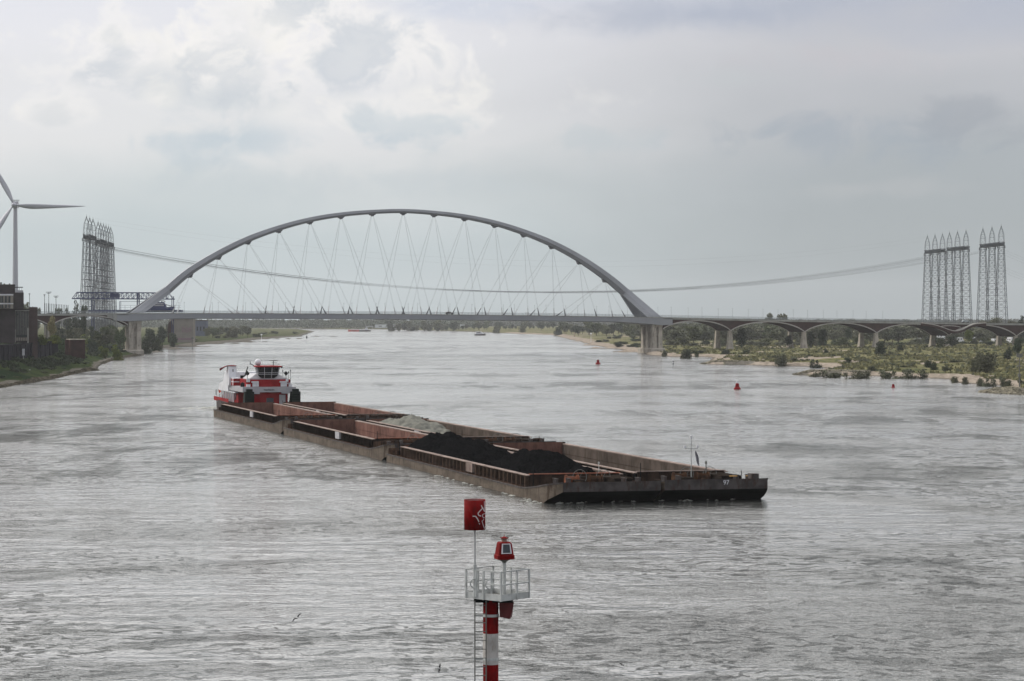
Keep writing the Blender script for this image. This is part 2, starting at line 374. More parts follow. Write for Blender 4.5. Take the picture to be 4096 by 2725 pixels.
def build_land():
    aa = np.concatenate([np.linspace(-1.2, -0.24, 40)[:-1], np.arange(-0.24, 0.24, 0.0008), np.linspace(0.24, 1.2, 40)])
    ys = [330.0]
    while ys[-1] < 9000: ys.append(ys[-1]*1.0058)
    ys = np.array(ys)
    A, Yg = np.meshgrid(aa, ys); X = (A*Yg).ravel(); Y = Yg.ravel()
    P = np.stack([X, Y], 1); d = river_dist(P); Z = height(X, Y, d)
    nr, ncol = A.shape
    idx = np.arange(nr*ncol).reshape(nr, ncol)
    q = np.stack([idx[:-1, :-1], idx[:-1, 1:], idx[1:, 1:], idx[1:, :-1]], -1).reshape(-1, 4)
    keep = (d[q] > -12).any(1); q = q[keep]
    used = np.unique(q); rm = -np.ones(nr*ncol, int); rm[used] = np.arange(len(used)); q = rm[q]
    me = bpy.data.meshes.new('ground')
    co = np.stack([X, Y, Z], 1)[used]; me.vertices.add(len(co)); me.vertices.foreach_set('co', co.ravel())
    me.loops.add(q.size); me.loops.foreach_set('vertex_index', q.ravel().astype(np.int32))
    me.polygons.add(len(q)); me.polygons.foreach_set('loop_start', np.arange(0, q.size, 4, dtype=np.int32))
    me.polygons.foreach_set('loop_total', np.full(len(q), 4, np.int32)); me.update(calc_edges=True)
    me.polygons.foreach_set('use_smooth', [True]*len(q))
    x, y, dd = X[used], Y[used], d[used]
    n = vnoise(x, y, 40, 3); n2 = vnoise(x, y, 14, 4); nb = vnoise(x, y, 90, 5)
    # sand beaches on the right bank (and some far ones), stone on the left edge and groyne heads
    sandr = ss(4+15*n+7*n2-dd, 0, 4)
    groyne = np.zeros(len(x))
    for gx, gy, r in ((2950,1458,80),(2800,1452,40),(3330,1503,60),(3200,1499,50),(3460,1503,40),(4090,1575,55),(3970,1568,40)):
        g = G(gx, gy); groyne = np.maximum(groyne, ss(r*g[1]/F-np.abs(x-g[0]), 0, 4)*ss(14-np.abs(y-g[1])/1.6, 0, 5))
    strip = ss(n2*0.5+n*0.5, 0.60, 0.68)*ss(130-dd, 0, 60)*(x > 0)*ss(y, 700, 900)
    sand = np.maximum(sandr*(1-groyne), strip*0.9)*ss(x, -30, 10)
    sand = np.where((x > -10) & (y < 1300) & (y > 560) & (dd < 60) & (x < 300), np.maximum(sand, sandr*(1-groyne)), sand)
    stone = np.maximum(groyne, ss(2.2+2.5*n2-dd, 0, 1.5)*(1-ss(x, -30, 10)))
    stone = np.maximum(stone, ss(8-dd, 0, 3)*(y > 1340))*(1-sand*0.7)
    at = me.color_attributes.new('cover', 'FLOAT_COLOR', 'POINT')
    at.data.foreach_set('color', np.stack([sand, stone, nb, np.ones(len(x))], 1).ravel())
    m = bpy.data.materials.new('meadow_sand_and_stone'); m.use_nodes = True; t = NT(m.node_tree)
    va = t.node('ShaderNodeVertexColor', layer_name='cover'); sp = t.node('ShaderNodeSeparateColor'); t.l.new(va.outputs[0], sp.inputs[0])
    g = t.node('ShaderNodeNewGeometry'); pos = g.outputs['Position']
    a = t.noise(t.vm('MULTIPLY', pos, (1, 0.5, 1)), 0.05, 5, 0.6); b = t.noise(t.vm('MULTIPLY', pos, (1, 0.35, 1)), 0.5, 5, 0.65); c = t.noise(pos, 0.02, 3, 0.5)
    grass = t.mix(t.mr(a, 0.42, 0.58), (0.095, 0.100, 0.050, 1), (0.19, 0.175, 0.095, 1))
    grass = t.mix(t.m('MULTIPLY', t.mr(c, 0.5, 0.65), 0.6), grass, (0.16, 0.145, 0.06, 1))
    grass = t.mix(t.m('MULTIPLY', t.mr(b, 0.50, 0.60), 0.75), grass, (0.040, 0.052, 0.028, 1))
    grass = t.mix(t.m('MULTIPLY', t.mr(b, 0.48, 0.38), 0.6), grass, (0.19, 0.165, 0.075, 1))
    # the steep left bank: darker weeds
    sx = t.node('ShaderNodeSeparateXYZ'); t.l.new(pos, sx.inputs[0])
    lf = t.m('MULTIPLY', t.mr(sx.outputs[0], -40, -100), t.mr(sx.outputs[1], 3800, 1100, 0.45, 1.0))
    weeds = t.mix(t.mr(a, 0.4, 0.6), (0.018, 0.030, 0.015, 1), (0.045, 0.058, 0.024, 1))
    weeds = t.mix(t.m('MULTIPLY', t.mr(b, 0.55, 0.7), 0.5), weeds, (0.085, 0.08, 0.045, 1))
    grass = t.mix(lf, grass, weeds)
    sandc = t.mix(t.mr(b, 0.35, 0.65), (0.21, 0.175, 0.14, 1), (0.33, 0.28, 0.23, 1))
    stc = t.mix(t.mr(t.noise(pos, 1.3, 4, 0.7), 0.4, 0.6), (0.07, 0.063, 0.052, 1), (0.18, 0.165, 0.14, 1))
    nz = t.m('MULTIPLY', t.m('SUBTRACT', b, 0.5), 0.9)
    col = t.mix(t.mr(t.m('ADD', sp.outputs[0], nz), 0.35, 0.6), grass, sandc)
    col = t.mix(t.mr(t.m('ADD', sp.outputs[1], nz), 0.35, 0.6), col, stc)
    # wet rim just above the water
    col = t.mix(t.mr(sx.outputs[2], 0.42, 0.05), col, t.mix(0.6, col, (0.03, 0.028, 0.024, 1)))
    bs = t.node('ShaderNodeBsdfPrincipled'); t.put(bs.inputs['Base Color'], col); bs.inputs['Roughness'].default_value = 0.95
    bs.inputs['Specular IOR Level'].default_value = 0.0
    bn = t.node('ShaderNodeBump'); bn.inputs['Strength'].default_value = 0.7; bn.inputs['Distance'].default_value = 0.6
    t.put(bn.inputs['Height'], t.noise(pos, 0.9, 5, 0.7)); t.l.new(bn.outputs[0], bs.inputs['Normal'])
    o = t.node('ShaderNodeOutputMaterial'); t.l.new(bs.outputs[0], o.inputs[0])
    me.materials.append(m)
    tag(linkmesh('ground', me), kind='structure', label='grassy river banks with sandy beaches and stone groynes')
build_land()
def build_water():
    m = bpy.data.materials.new('river_water'); m.use_nodes = True; t = NT(m.node_tree)
    g = t.node('ShaderNodeNewGeometry'); pos = g.outputs['Position']
    sx = t.node('ShaderNodeSeparateXYZ'); t.l.new(pos, sx.inputs[0])
    # sum of wave trains; the normal is built from height differences over a fixed few centimetres
    wn1 = t.noise(pos, 0.05, 2.0, 0.5, w=21.0); wn2 = t.noise(pos, 0.05, 2.0, 0.5, w=22.0); wn3 = t.noise(pos, 0.35, 2.0, 0.5, w=23.0)
    vr = t.node('ShaderNodeVectorRotate', rotation_type='Z_AXIS'); t.l.new(pos, vr.inputs['Vector']); vr.inputs['Angle'].default_value = R(9)
    wp = t.vm('ADD', vr.outputs[0], t.comb(t.m('MULTIPLY', t.m('SUBTRACT', wn1, 0.5), 14.0), t.m('ADD', t.m('MULTIPLY', t.m('SUBTRACT', wn2, 0.5), 16.0), t.m('MULTIPLY', t.m('SUBTRACT', wn3, 0.5), 4.0)), 0.0))
    calm = t.mr(t.noise(t.vm('MULTIPLY', wp, (0.7, 1.0, 0)), 0.016, 3.0, 0.55, 0.5, w=31.0), 0.40, 0.56, 0.40, 1.35)
    gust = t.noise(t.vm('MULTIPLY', pos, (0.5, 1.0, 0)), 0.030, 3.0, 0.55, 0.8, w=5.0)
    gust2 = t.noise(t.vm('MULTIPLY', wp, (0.6, 1.0, 0)), 0.16, 4.0, 0.6, 0.6, w=6.0)
    gust3 = t.noise(t.vm('MULTIPLY', wp, (0.62, 1.0, 0)), 1.15, 3.0, 0.55, 0.5, w=7.0)
    gust4 = t.noise(t.vm('MULTIPLY', pos, (1.0, 0.30, 0)), 0.07, 4.0, 0.6, 0.8, w=9.0)
    far = t.mr(sx.outputs[1], 150, 420)
    streak = t.m('ADD', t.m('MULTIPLY', t.mr(gust2, 0.50, 0.62), 2.0), t.m('MULTIPLY', t.mr(gust3, 0.51, 0.60), 3.4))
    streak = t.m('ADD', streak, t.m('MULTIPLY', t.mr(gust4, 0.49, 0.60), t.m('MULTIPLY', far, 2.4)))
    streak = t.m('MULTIPLY', streak, calm)
    act = t.m('ADD', t.mr(gust, 0.36, 0.64, 0.10, 0.9), streak)
    chop = t.mr(gust, 0.46, 0.60)
    def hfun(p):
        med = t.noise(t.vm('MULTIPLY', p, (0.40, 1.0, 0)), 0.34, 2.0, 0.5, 0.4, w=2.0)
        sm = t.noise(t.vm('MULTIPLY', p, (0.75, 1.0, 0)), 1.1, 3.0, 0.55, 0.3, w=3.0)
        rip = t.noise(t.vm('MULTIPLY', p, (0.75, 1.0, 0)), 5.0, 2.0, 0.6, 0.0, w=4.0)
        rid = t.m('ABSOLUTE', t.m('SUBTRACT', sm, 0.5))
        h = t.m('MULTIPLY', med, 0.30)
        h = t.m('SUBTRACT', h, t.m('MULTIPLY', rid, 0.22))
        ch = t.noise(t.vm('MULTIPLY', p, (0.8, 1.0, 0)), 3.4, 2.0, 0.5, 0.2, w=11.0)
        h = t.m('ADD', h, t.m('MULTIPLY', t.m('MULTIPLY', ch, chop), 0.20))
        return t.m('ADD', h, t.m('MULTIPLY', t.m('MULTIPLY', rip, 0.055), act))
    E = 0.04
    h0 = hfun(pos); hx = hfun(t.vm('ADD', pos, (E, 0, 0))); hy = hfun(t.vm('ADD', pos, (0, E, 0)))
    kx = t.m('ADD', 0.55, t.m('MULTIPLY', act, 0.5))
    nx = t.m('MULTIPLY', t.m('DIVIDE', t.m('SUBTRACT', h0, hx), E), kx); ny = t.m('MULTIPLY', t.m('DIVIDE', t.m('SUBTRACT', h0, hy), E), kx)
    nrm = t.vm('NORMALIZE', t.comb(nx, ny, 1.0))
    col = t.mix(t.mr(gust, 0.4, 0.6), (0.044, 0.045, 0.043, 1), (0.062, 0.061, 0.056, 1))
    b = t.node('ShaderNodeBsdfPrincipled'); t.put(b.inputs['Base Color'], col)
    b.inputs['Roughness'].default_value = 0.11; b.inputs['IOR'].default_value = 1.33
    t.l.new(nrm, b.inputs['Normal'])
    o = t.node('ShaderNodeOutputMaterial'); t.l.new(b.outputs[0], o.inputs[0])
    mb = MB(); mb.add([(-6000,-400,0),(6000,-400,0),(6000,8900,0),(-6000,8900,0)], [(0,1,2,3)])
    tag(mb.build('river_water', m), kind='structure', label='rippled grey river water')
build_water()
# ================================================================ the arch bridge (bridge frame: s along the deck, v across it, z up)
BL = Vector((-195.6, 1276.0)); BD = Vector((276.1, 70.0)).normalized(); BN = Vector((-BD.y, BD.x))
def B(s, v, z): p = BL+BD*s+BN*v; return (p.x, p.y, z)
def s_of(px, v=0.0):
    a = (px-CX)/F; return (a*(BL.y+v*BN.y)-(BL.x+v*BN.x))/(BD.x-a*BD.y)
def sz(px, py, v=0.0):
    s = s_of(px, v); Y = BL.y+s*BD.y+v*BN.y; return s, H+(HY-py)/F*Y
WB = 25.0
DECK = [sz(*p) for p in ((-200,1262),(0,1258),(160,1255.5),(340,1254),(513,1253.5),(690,1253),(1100,1254),(1500,1256),(1800,1258.5),(2100,1262),(2400,1266),(2640,1269.5),(2924,1275.5),(3220,1281),(3508,1286),(3797,1290.5),(4067,1294),(4400,1297),(4800,1300))]
DS = [p[0] for p in DECK]; DZ = [p[1] for p in DECK]
def dz(s): return float(np.interp(s, DS, DZ))
bridge = empty('arch_bridge', (0,0,0), 0, 'long grey road bridge crossing the river on one big steel arch with slanting hangers', 'bridge')
def strip(mb, s0, s1, step, section):   # section(s) -> closed ring of (v,z)
    n = max(1, int(round((s1-s0)/step))); rings = []
    for i in range(n+1):
        s = s0+(s1-s0)*i/n; rings.append([B(s, v, z) for v, z in section(s)])
    mb.loft(rings)
# main girder: deepens at the two feet
def gdep(s): return 2.7+1.5*max(0, 1-abs(s+1)/26)**1.3+1.6*max(0, 1-abs(s-286)/26)**1.3
mb = MB(); strip(mb, -8, 292, 6, lambda s: [(0,dz(s)),(0,dz(s)-gdep(s)),(4,dz(s)-gdep(s)-0.25),(WB-4,dz(s)-gdep(s)-0.25),(WB,dz(s)-gdep(s)),(WB,dz(s))])
mb.build('deck_girder', M['bridge_steel'], bridge)
mb = MB(); strip(mb, -170, 560, 10, lambda s: [(1.6,dz(s)+0.02),(1.6,dz(s)+0.10),(WB-1.6,dz(s)+0.10),(WB-1.6,dz(s)+0.02)])
mb.build('roadway', M['asphalt'], bridge)
mb = MB()
for v in (0.12, WB-0.12):
    for z in (0.45, 0.85, 1.25): strip(mb, -90, 460, 10, lambda s: [(v-0.04,dz(s)+z-0.04),(v+0.04,dz(s)+z-0.04),(v+0.04,dz(s)+z+0.04),(v-0.04,dz(s)+z+0.04)])
    s = -90
    while s < 460: mb.bar(B(s, v, dz(s)-0.1), B(s, v, dz(s)+1.27), 0.05); s += 1.9
mb.build('railing', M['railing'], bridge)
mb = MB(); strip(mb, -8.2, 292.2, 6, lambda s: [(-0.16,dz(s)-0.32),(-0.16,dz(s)+0.06),(0.3,dz(s)+0.06),(0.3,dz(s)-0.32)])
mb.build('deck_edge', M['deck_conc'], bridge)
# arch rib
NP = [(761,1103),(875,1031),(993,970.5),(1116,924.5),(1240,890),(1364,868.5),(1489,857),(1613,853),(1736,861),(1858,877),(1978,903.5),(2094,941.5),(2206,988.5),(2316,1050),(2418,1122)]
NODES = [sz(x, y, WB/2) for x, y in NP]
LK = sz(683, 1171, WB/2); RK = sz(2487, 1181, WB/2)
BOT = [LK]+NODES+[RK]
def cr(P, n=6):
    out = []
    for i in range(len(P)-1):
        p0 = P[max(0, i-1)]; p1 = P[i]; p2 = P[i+1]; p3 = P[min(len(P)-1, i+2)]
        for k in range(n):
            t = k/n; out.append(tuple(0.5*((2*p1[j])+(-p0[j]+p2[j])*t+(2*p0[j]-5*p1[j]+4*p2[j]-p3[j])*t*t+(-p0[j]+3*p1[j]-3*p2[j]+p3[j])*t**3) for j in (0, 1)))
    out.append(P[-1]); return out
BC = cr(BOT)
smid = NODES[7][0]
def thk(s): u = abs(s-smid)/118.0; return 2.15+1.9*u**1.6+ (0.25 if s > smid else 0)*u
rings = []; topline = []
for i, (s, z) in enumerate(BC):
    a = BC[max(0, i-1)]; b = BC[min(len(BC)-1, i+1)]; d = Vector((b[0]-a[0], b[1]-a[1])).normalized(); n = Vector((-d.y, d.x))
    T = thk(s); hw = 2.0+1.5*min(1.0, abs(s-smid)/120)**2; v0 = WB/2
    tp = Vector((s, z))+n*T; md = Vector((s, z))+n*T*0.42
    rings.append([B(s, v0-hw*0.55, z), B(md.x, v0-hw, md.y), B(tp.x, v0-hw*0.8, tp.y), B(tp.x, v0+hw*0.8, tp.y), B(md.x, v0+hw, md.y), B(s, v0+hw*0.55, z)])
    topline.append((tp.x, tp.y))
mb = MB(); mb.loft(rings); mb.build('arch_rib', M['bridge_steel'], bridge)
# forked legs
for side, (kb, kt), foot in ((0, (BC[0], topline[0]), ((576,1252),(521,1252))), (1, (BC[-1], topline[-1]), ((2588,1269),(2644,1269)))):
    for sg in (-1, 1):
        vf = WB/2+sg*(WB/2-1.3); vk = WB/2+sg*1.9
        fb = sz(foot[0][0], foot[0][1], 1.3); ft = sz(foot[1][0], foot[1][1], 1.3)
        def ring(b, t, v, hw):
            m = (b[0]*0.55+t[0]*0.45, b[1]*0.55+t[1]*0.45)
            return [B(b[0], v-hw*0.7, b[1]), B(m[0], v-hw, m[1]), B(t[0], v-hw*0.8, t[1]), B(t[0], v+hw*0.8, t[1]), B(m[0], v+hw, m[1]), B(b[0], v+hw*0.7, b[1])]
        rr = []
        for k in range(9):
            t = k/8; e = t**1.0
            b = (kb[0]*(1-t)+fb[0]*t, kb[1]*(1-t)+fb[1]*t); tt = (kt[0]*(1-t)+ft[0]*t, kt[1]*(1-t)+ft[1]*t)
            rr.append(ring(b, tt, vk*(1-e)+vf*e, 1.6-0.35*t))
        mb = MB(); mb.loft(rr); mb.build('arch_leg', M['bridge_steel'], bridge)
# hangers: one pair of cables per side and direction, with their sockets
RO = [24,24.5,24,23,20.8,18.3,15,12.6,11,9,7.2,5.6,4.6,6.6,8.2]; LO = RO[::-1]
for i, (s, z) in enumerate(NODES):
    mb = MB(); d = 1.9; zz = z
    ang = math.atan2(BC[min(len(BC)-1,(i+1)*6+2)][1]-BC[(i+1)*6-2][1], BC[min(len(BC)-1,(i+1)*6+2)][0]-BC[(i+1)*6-2][0])
    pl = [(-d,0.3),(d,0.3),(d*0.8,-0.45),(0.9,-0.6),(0.5,-1.15),(-0.5,-1.15),(-0.9,-0.6),(-d*0.8,-0.45)]
    ca, sa = math.cos(ang), math.sin(ang)
    mb.prism(pl, (WB/2-1.2, WB/2+1.2), lambda u, v_, w_: B(s+u*ca-v_*sa, w_, zz+u*sa+v_*ca))
    mb.build('hanger_bracket', M['socket'], bridge)
    for dirn, off in ((1, RO[i]), (-1, -LO[i])):
        for v in (0.9, WB-0.9):
            hb = MB(); e = s+off; top = Vector(B(s+0.5*dirn, WB/2+(v-WB/2)*0.06, z-0.8)); bot = Vector(B(e, v, dz(e)+0.1))
            dirv = (top-bot).normalized(); side = Vector((BD.x, BD.y, 0))*0.22
            hb.tube(bot+side+dirv*3, top, 0.027, None, 5, False); hb.tube(bot-side+dirv*3, top, 0.027, None, 5, False)
            hg = hb.build('hanger', M['cable'], bridge)
            kb_ = MB(); kb_.tube(bot-dirv*0.3, bot+dirv*1.2, 0.50, 0.34, 6); kb_.tube(bot+dirv*1.2, bot+dirv*4.2, 0.34, 0.10, 6)
            kb_.build('socket', M['socket_lit'] if (v > 5) == (dirn > 0) or i < 3 else M['socket'], hg)
# river piers: a footing, a wall and three tapered shafts
def river_pier(px0, px1, ytop, label):
    s0, s1 = s_of(px0), s_of(px1); g0 = -2.5; zt = dz((s0+s1)/2)-gdep(0)-0.1
    p = empty('bridge_pier', B((s0+s1)/2, 12.5, 0), math.atan2(BD.y, BD.x), label, 'pier', 'tall concrete piers under the feet of the arch')
    w = s1-s0
    mb = MB(); pts = [(-w/2-1.2,-13),(w/2+1.2,-13),(w/2+1.8,0),(w/2+1.2,12),(-w/2-1.2,12),(-w/2-1.8,0)]
    mb.loft([[(x, y, g0) for x, y in pts], [(x, y, 2.3) for x, y in pts], [(x*0.9, y*0.95, 2.9) for x, y in pts]]); mb.build('footing', M['conc'], p)
    for yy in (-9.6, -1, 7.6):
        mb = MB()
        for sx in (-1, 1):
            cx = sx*(w/2-1.05)
            mb.loft([[(cx+a*1.2-sx*0.15, yy+b*2.3, 2.6) for a, b in ((-1,-1),(1,-1),(1,1),(-1,1))], [(cx+a*1.05, yy+b*1.6, zt) for a, b in ((-1,-1),(1,-1),(1,1),(-1,1))]])
        mb.box(-w/2+1.5, w/2-1.5, yy-0.7, yy+0.7, 2.6, zt-0.01)
        mb.build('shaft', M['conc'], p)
    mb = MB(); mb.box(-w/2-0.1, w/2+0.1, -11.6, 10.6, zt-1.0, zt+0.6); mb.build('pier_head', M['conc'], p)
    mb = MB(); mb.box(-w/2+1.9, w/2-1.9, -8, 7, 2.7, zt-1.02); mb.build('back_wall', M['conc'], p)
    return p
river_pier(516, 566, 1277, 'concrete pier at the left foot of the arch beside the quay')
river_pier(2612, 2652, 1290, 'concrete pier at the right foot of the arch standing in the shallows')
# approach viaducts
def viaduct(name, springs, crowns, label, part_end=None):
    """springs: (px,py) list of springing points, crowns between them"""
    via = empty(name, B(s_of(springs[0][0]), 0, 0), 0, label, 'viaduct'); inv = Matrix.Translation(-via.location)
    def Bv(s, v, z): q = B(s, v, z); return (q[0]-via.location.x, q[1]-via.location.y, q[2])
    S = [sz(*p) for p in springs]; Cn = [sz(*p) for p in crowns]
    def slab(a, b, v0, v1, lo, hi): return
    s0, s1 = S[0][0], S[-1][0]
    # parapet slab
    mb = MB(); n = int((s1-s0)/8)
    mb.loft([[Bv(s, v, dz(s)+z) for v, z in ((0.0,0.0),(0.0,-1.05),(WB,-1.05),(WB,0.0))] for s in [s0+(s1-s0)*i/n for i in range(n+1)]])
    mb.build('deck_slab', M['deck_conc'], via)
    for k in range(len(S)-1):
        (a, za), (b, zb), (c, zc) = S[k], S[k+1], Cn[k]
        def zi(s):
            if s < c: u = (c-s)/(c-a); return zc-(zc-za)*(1-math.sqrt(max(0, 1-u*u*0.80)))/(1-math.sqrt(0.20))
            u = (s-c)/(b-c); return zc-(zc-zb)*(1-math.sqrt(max(0, 1-u*u*0.80)))/(1-math.sqrt(0.20))
        N = 24; ss_ = [a+(b-a)*i/N for i in range(N+1)]
        mb = MB()      # brick spandrels and vault
        for v0, v1 in ((0.35, 0.9), (WB-0.9, WB-0.35)):
            mb.loft([[Bv(s, v0, zi(s)+0.3), Bv(s, v1, zi(s)+0.3), Bv(s, v1, dz(s)-1.04), Bv(s, v0, dz(s)-1.04)] for s in ss_])
        mb.build('brick_spandrel', M['brick'], via)
        mb = MB(); mb.loft([[Bv(s, 0.8, zi(s)), Bv(s, 0.8, zi(s)+0.32), Bv(s, WB-0.8, zi(s)+0.32), Bv(s, WB-0.8, zi(s))] for s in ss_]); mb.build('vault', M['brick'], via)
        mb = MB()
        for v0, v1 in ((0.12, 0.78), (WB-0.78, WB-0.12)):
            mb.loft([[Bv(s, v0, zi(s)-0.12), Bv(s, v1, zi(s)-0.12), Bv(s, v1, zi(s)+0.48), Bv(s, v0, zi(s)+0.48)] for s in ss_])
        mb.build('arch_rim', M['rimconc'], via)
    return via, S, Bv
VR, SR, BvR = viaduct('arched_viaduct', [(2653,1317),(2924,1324),(3220,1329),(3508,1333),(3797,1344),(4067,1346),(4345,1350)], [(2790,1284.5),(3074,1289),(3363,1293.5),(3650,1298),(3925,1302),(4200,1306)],
      'dark brick viaduct of low arches carrying the road over the right flood plain')
for k, (s, z) in enumerate(SR[1:-1]):
    for v, lb in ((0.5, 'near'), (WB-3.3, 'far')):
        x, y, _ = B(s, v+1.4, 0); g = hz(x, y)-0.5
        mb = MB(); 
        mb.loft([[BvR(s+a*wb, v+1.4+b*wb*1.1, zz_) for a, b in ((-1,-1),(1,-1),(1,1),(-1,1))] for zz_, wb in ((g, 1.75), (z*0.4+g*0.6, 1.3), (z+0.2, 0.95))])
        mb.build('viaduct_pier', M['conc'], VR)
# the swooping stair ledge on the near face
mb = MB(); pts = []
for px, py in ((3690,1293),(3740,1301),(3775,1312),(3800,1321),(3822,1325),(3850,1319),(3880,1304),(3905,1296),(3945,1293)): pts.append(sz(px, py, -2.2))
pts = cr(pts, 4)
mb.loft([[BvR(s, -2.4, z-0.1), BvR(s, -2.4, z+0.35), BvR(s, 0.0, z+0.35), BvR(s, 0.0, z-0.1)] for s, z in pts]); mb.build('stair_rim', M['rimconc'], VR)
mb = MB(); mb.loft([[BvR(s, -2.2, z-1.2-0.4*abs(s-pts[18][0])/20), BvR(s, -2.2, z-0.12), BvR(s, 0.1, z-0.12), BvR(s, 0.1, z-1.2-0.4*abs(s-pts[18][0])/20)] for s, z in pts]); mb.build('stair_wall', M['brick'], VR)
pt2 = cr([sz(px, py, -0.3) for px, py in ((3755,1309),(3775,1305),(3800,1304),(3825,1306),(3842,1310))], 4)
mb = MB(); mb.loft([[BvR(s, -0.5, z-0.1), BvR(s, -0.5, z+0.3), BvR(s, 0.2, z+0.3), BvR(s, 0.2, z-0.1)] for s, z in pt2]); mb.build('stair_lintel', M['rimconc'], VR)
VL, SL, BvL = viaduct('brick_viaduct', [(-110,1310),(202,1306),(513,1302)], [(45,1268),(350,1264.5)], 'brick viaduct with one wide flat arch on the left bank joining the arch foot')
for s, z in SL[1:2]:
    for v in (0.5, WB-3.3):
        mb = MB(); mb.loft([[BvL(s+a*wb, v+1.4+b*wb, zz_) for a, b in ((-1,-1),(1,-1),(1,1),(-1,1))] for zz_, wb in ((3, 1.8), (z+0.2, 1.1))]); mb.build('viaduct_pier', M['conc'], VL)
# haunch panels, pale concrete where the arch springs next to the feet
mb = MB(); 
for a, b in ((-13, -8.05),):
    mb.add([B(a, -0.02, dz(a)), B(b, -0.02, dz(b)), B(b, -0.02, dz(b)-4.2), B(a, -0.02, dz(a)-1.6)], [(0,1,2,3)])
    mb.add([B(a, 0.35, dz(a)), B(b, 0.35, dz(b)), B(b, 0.35, dz(b)-4.2), B(a, 0.35, dz(a)-1.6)], [(3,2,1,0)])
mb.build('haunch_panel', M['deck_conc'], bridge)
# lamp posts
lamp_n = []
for row, v in (('near', 0.5), ('far', WB-0.5)):
    s = s_of(737, 0.5)-2*17.65; k = 0
    while s < 425:
        if row == 'near' or s < 425:
            x, y, z = B(s, v, dz(s)); lamp_n.append((row, k, s, (x, y, z))); k += 1
        s += 17.65
l0 = None
for row, k, s, loc in lamp_n:
    if l0 is None:
        o = l0 = empty('street_lamp', loc, math.atan2(BD.y, BD.x)); mb = MB(); mb.tube((0,0,0), (0,0,5.6), 0.09, 0.05, 6); mb.build('pole', M['railing'], o)
        mb = MB(); mb.box(-0.35, 0.35, -0.12, 0.12, 5.6, 5.72); mb.build('lamp_head', M['railing'], o)
    else: o = copy_tree(l0); o.location = loc
    tag(o, '%s slender lamp post from the left along the %s edge of the bridge deck' % (ORD[k], row), 'street lamp', 'lamp posts along the bridge deck')
# two cyclists on the deck beside the hangers
def person_mesh(h=1.75):
    mb = MB(); mb.lathe((0,0,h*0.80), [(0.03,0),(0.07,0.02),(0.075,0.06),(0.10,0.12),(0.115,0.20),(0.10,0.28),(0.05,0.34)], 10)
    mb.loft([[(math.cos(t)*a, math.sin(t)*b, z) for t in [i*math.pi/4 for i in range(8)]] for z, a, b in ((h*0.5,0.17,0.12),(h*0.62,0.15,0.11),(h*0.74,0.21,0.13),(h*0.80,0.20,0.12),(h*0.83,0.07,0.07))])
    for sg in (-1, 1):
        mb.tube((sg*0.10,0,h*0.52), (sg*0.11,0.12*sg,h*0.27), 0.085, 0.06, 6); mb.tube((sg*0.11,0.12*sg,h*0.27), (sg*0.11,0.02*sg,0.04), 0.06, 0.04, 6)
        mb.tube((sg*0.21,0,h*0.79), (sg*0.27,0.05,h*0.62), 0.05, 0.04, 6); mb.tube((sg*0.27,0.05,h*0.62), (sg*0.24,0.2,h*0.52), 0.04, 0.03, 6)
        mb.cbox((sg*0.11,0.06+0.02*sg,0.03), (0.09,0.26,0.06))
    return mb
for px, lb in ((2104,'person in dark clothes walking on the bridge deck, left of the pair near the hangers'),(2112,'person in dark clothes walking on the bridge deck, right of the pair near the hangers')):
    s = s_of(px, 1.2); x, y, z = B(s, 1.2, dz(s)+0.1); o = person_mesh().build('person', M['hullgrey']); o.location = (x, y, z); o.rotation_euler = (0,0,1.4)
    o.scale = (1, 1, 1); tag(o, lb, 'person')
# a grey car on the deck
def car(loc, rz, lab, m):
    o = empty('car', loc, rz, lab, 'car'); mb = MB()
    mb.loft([[(x,-0.85,z0),(x,0.85,z0),(x,0.85,z1),(x,0.7,z2),(x,-0.7,z2),(x,-0.85,z1)] for x, z0, z1, z2 in ((-2.1,0.35,0.7,0.8),(-1.9,0.3,0.85,1.0),(-1.3,0.3,0.9,1.42),(0.3,0.3,0.9,1.45),(1.1,0.3,0.85,0.95),(2.0,0.3,0.7,0.75),(2.15,0.35,0.6,0.62))])
    mb.build('body', m, o)
    for x in (-1.3, 1.35):
        for y in (-0.8, 0.8): w_ = MB(); w_.tube((x,y-0.1,0.32), (x,y+0.1,0.32), 0.32, None, 10); w_.build('wheel', M['black'], o)
    return o
for px, v, lb, m in ((1798,6,'dark car driving on the bridge deck right of the arch crown', M['hullgrey']),(3862,7,'grey car on the viaduct road in front of the right pylons', M['railing'])):
    s = s_of(px, v); x, y, z = B(s, v, dz(s)+0.1); car((x,y,z), math.atan2(BD.y, BD.x), lb, m)
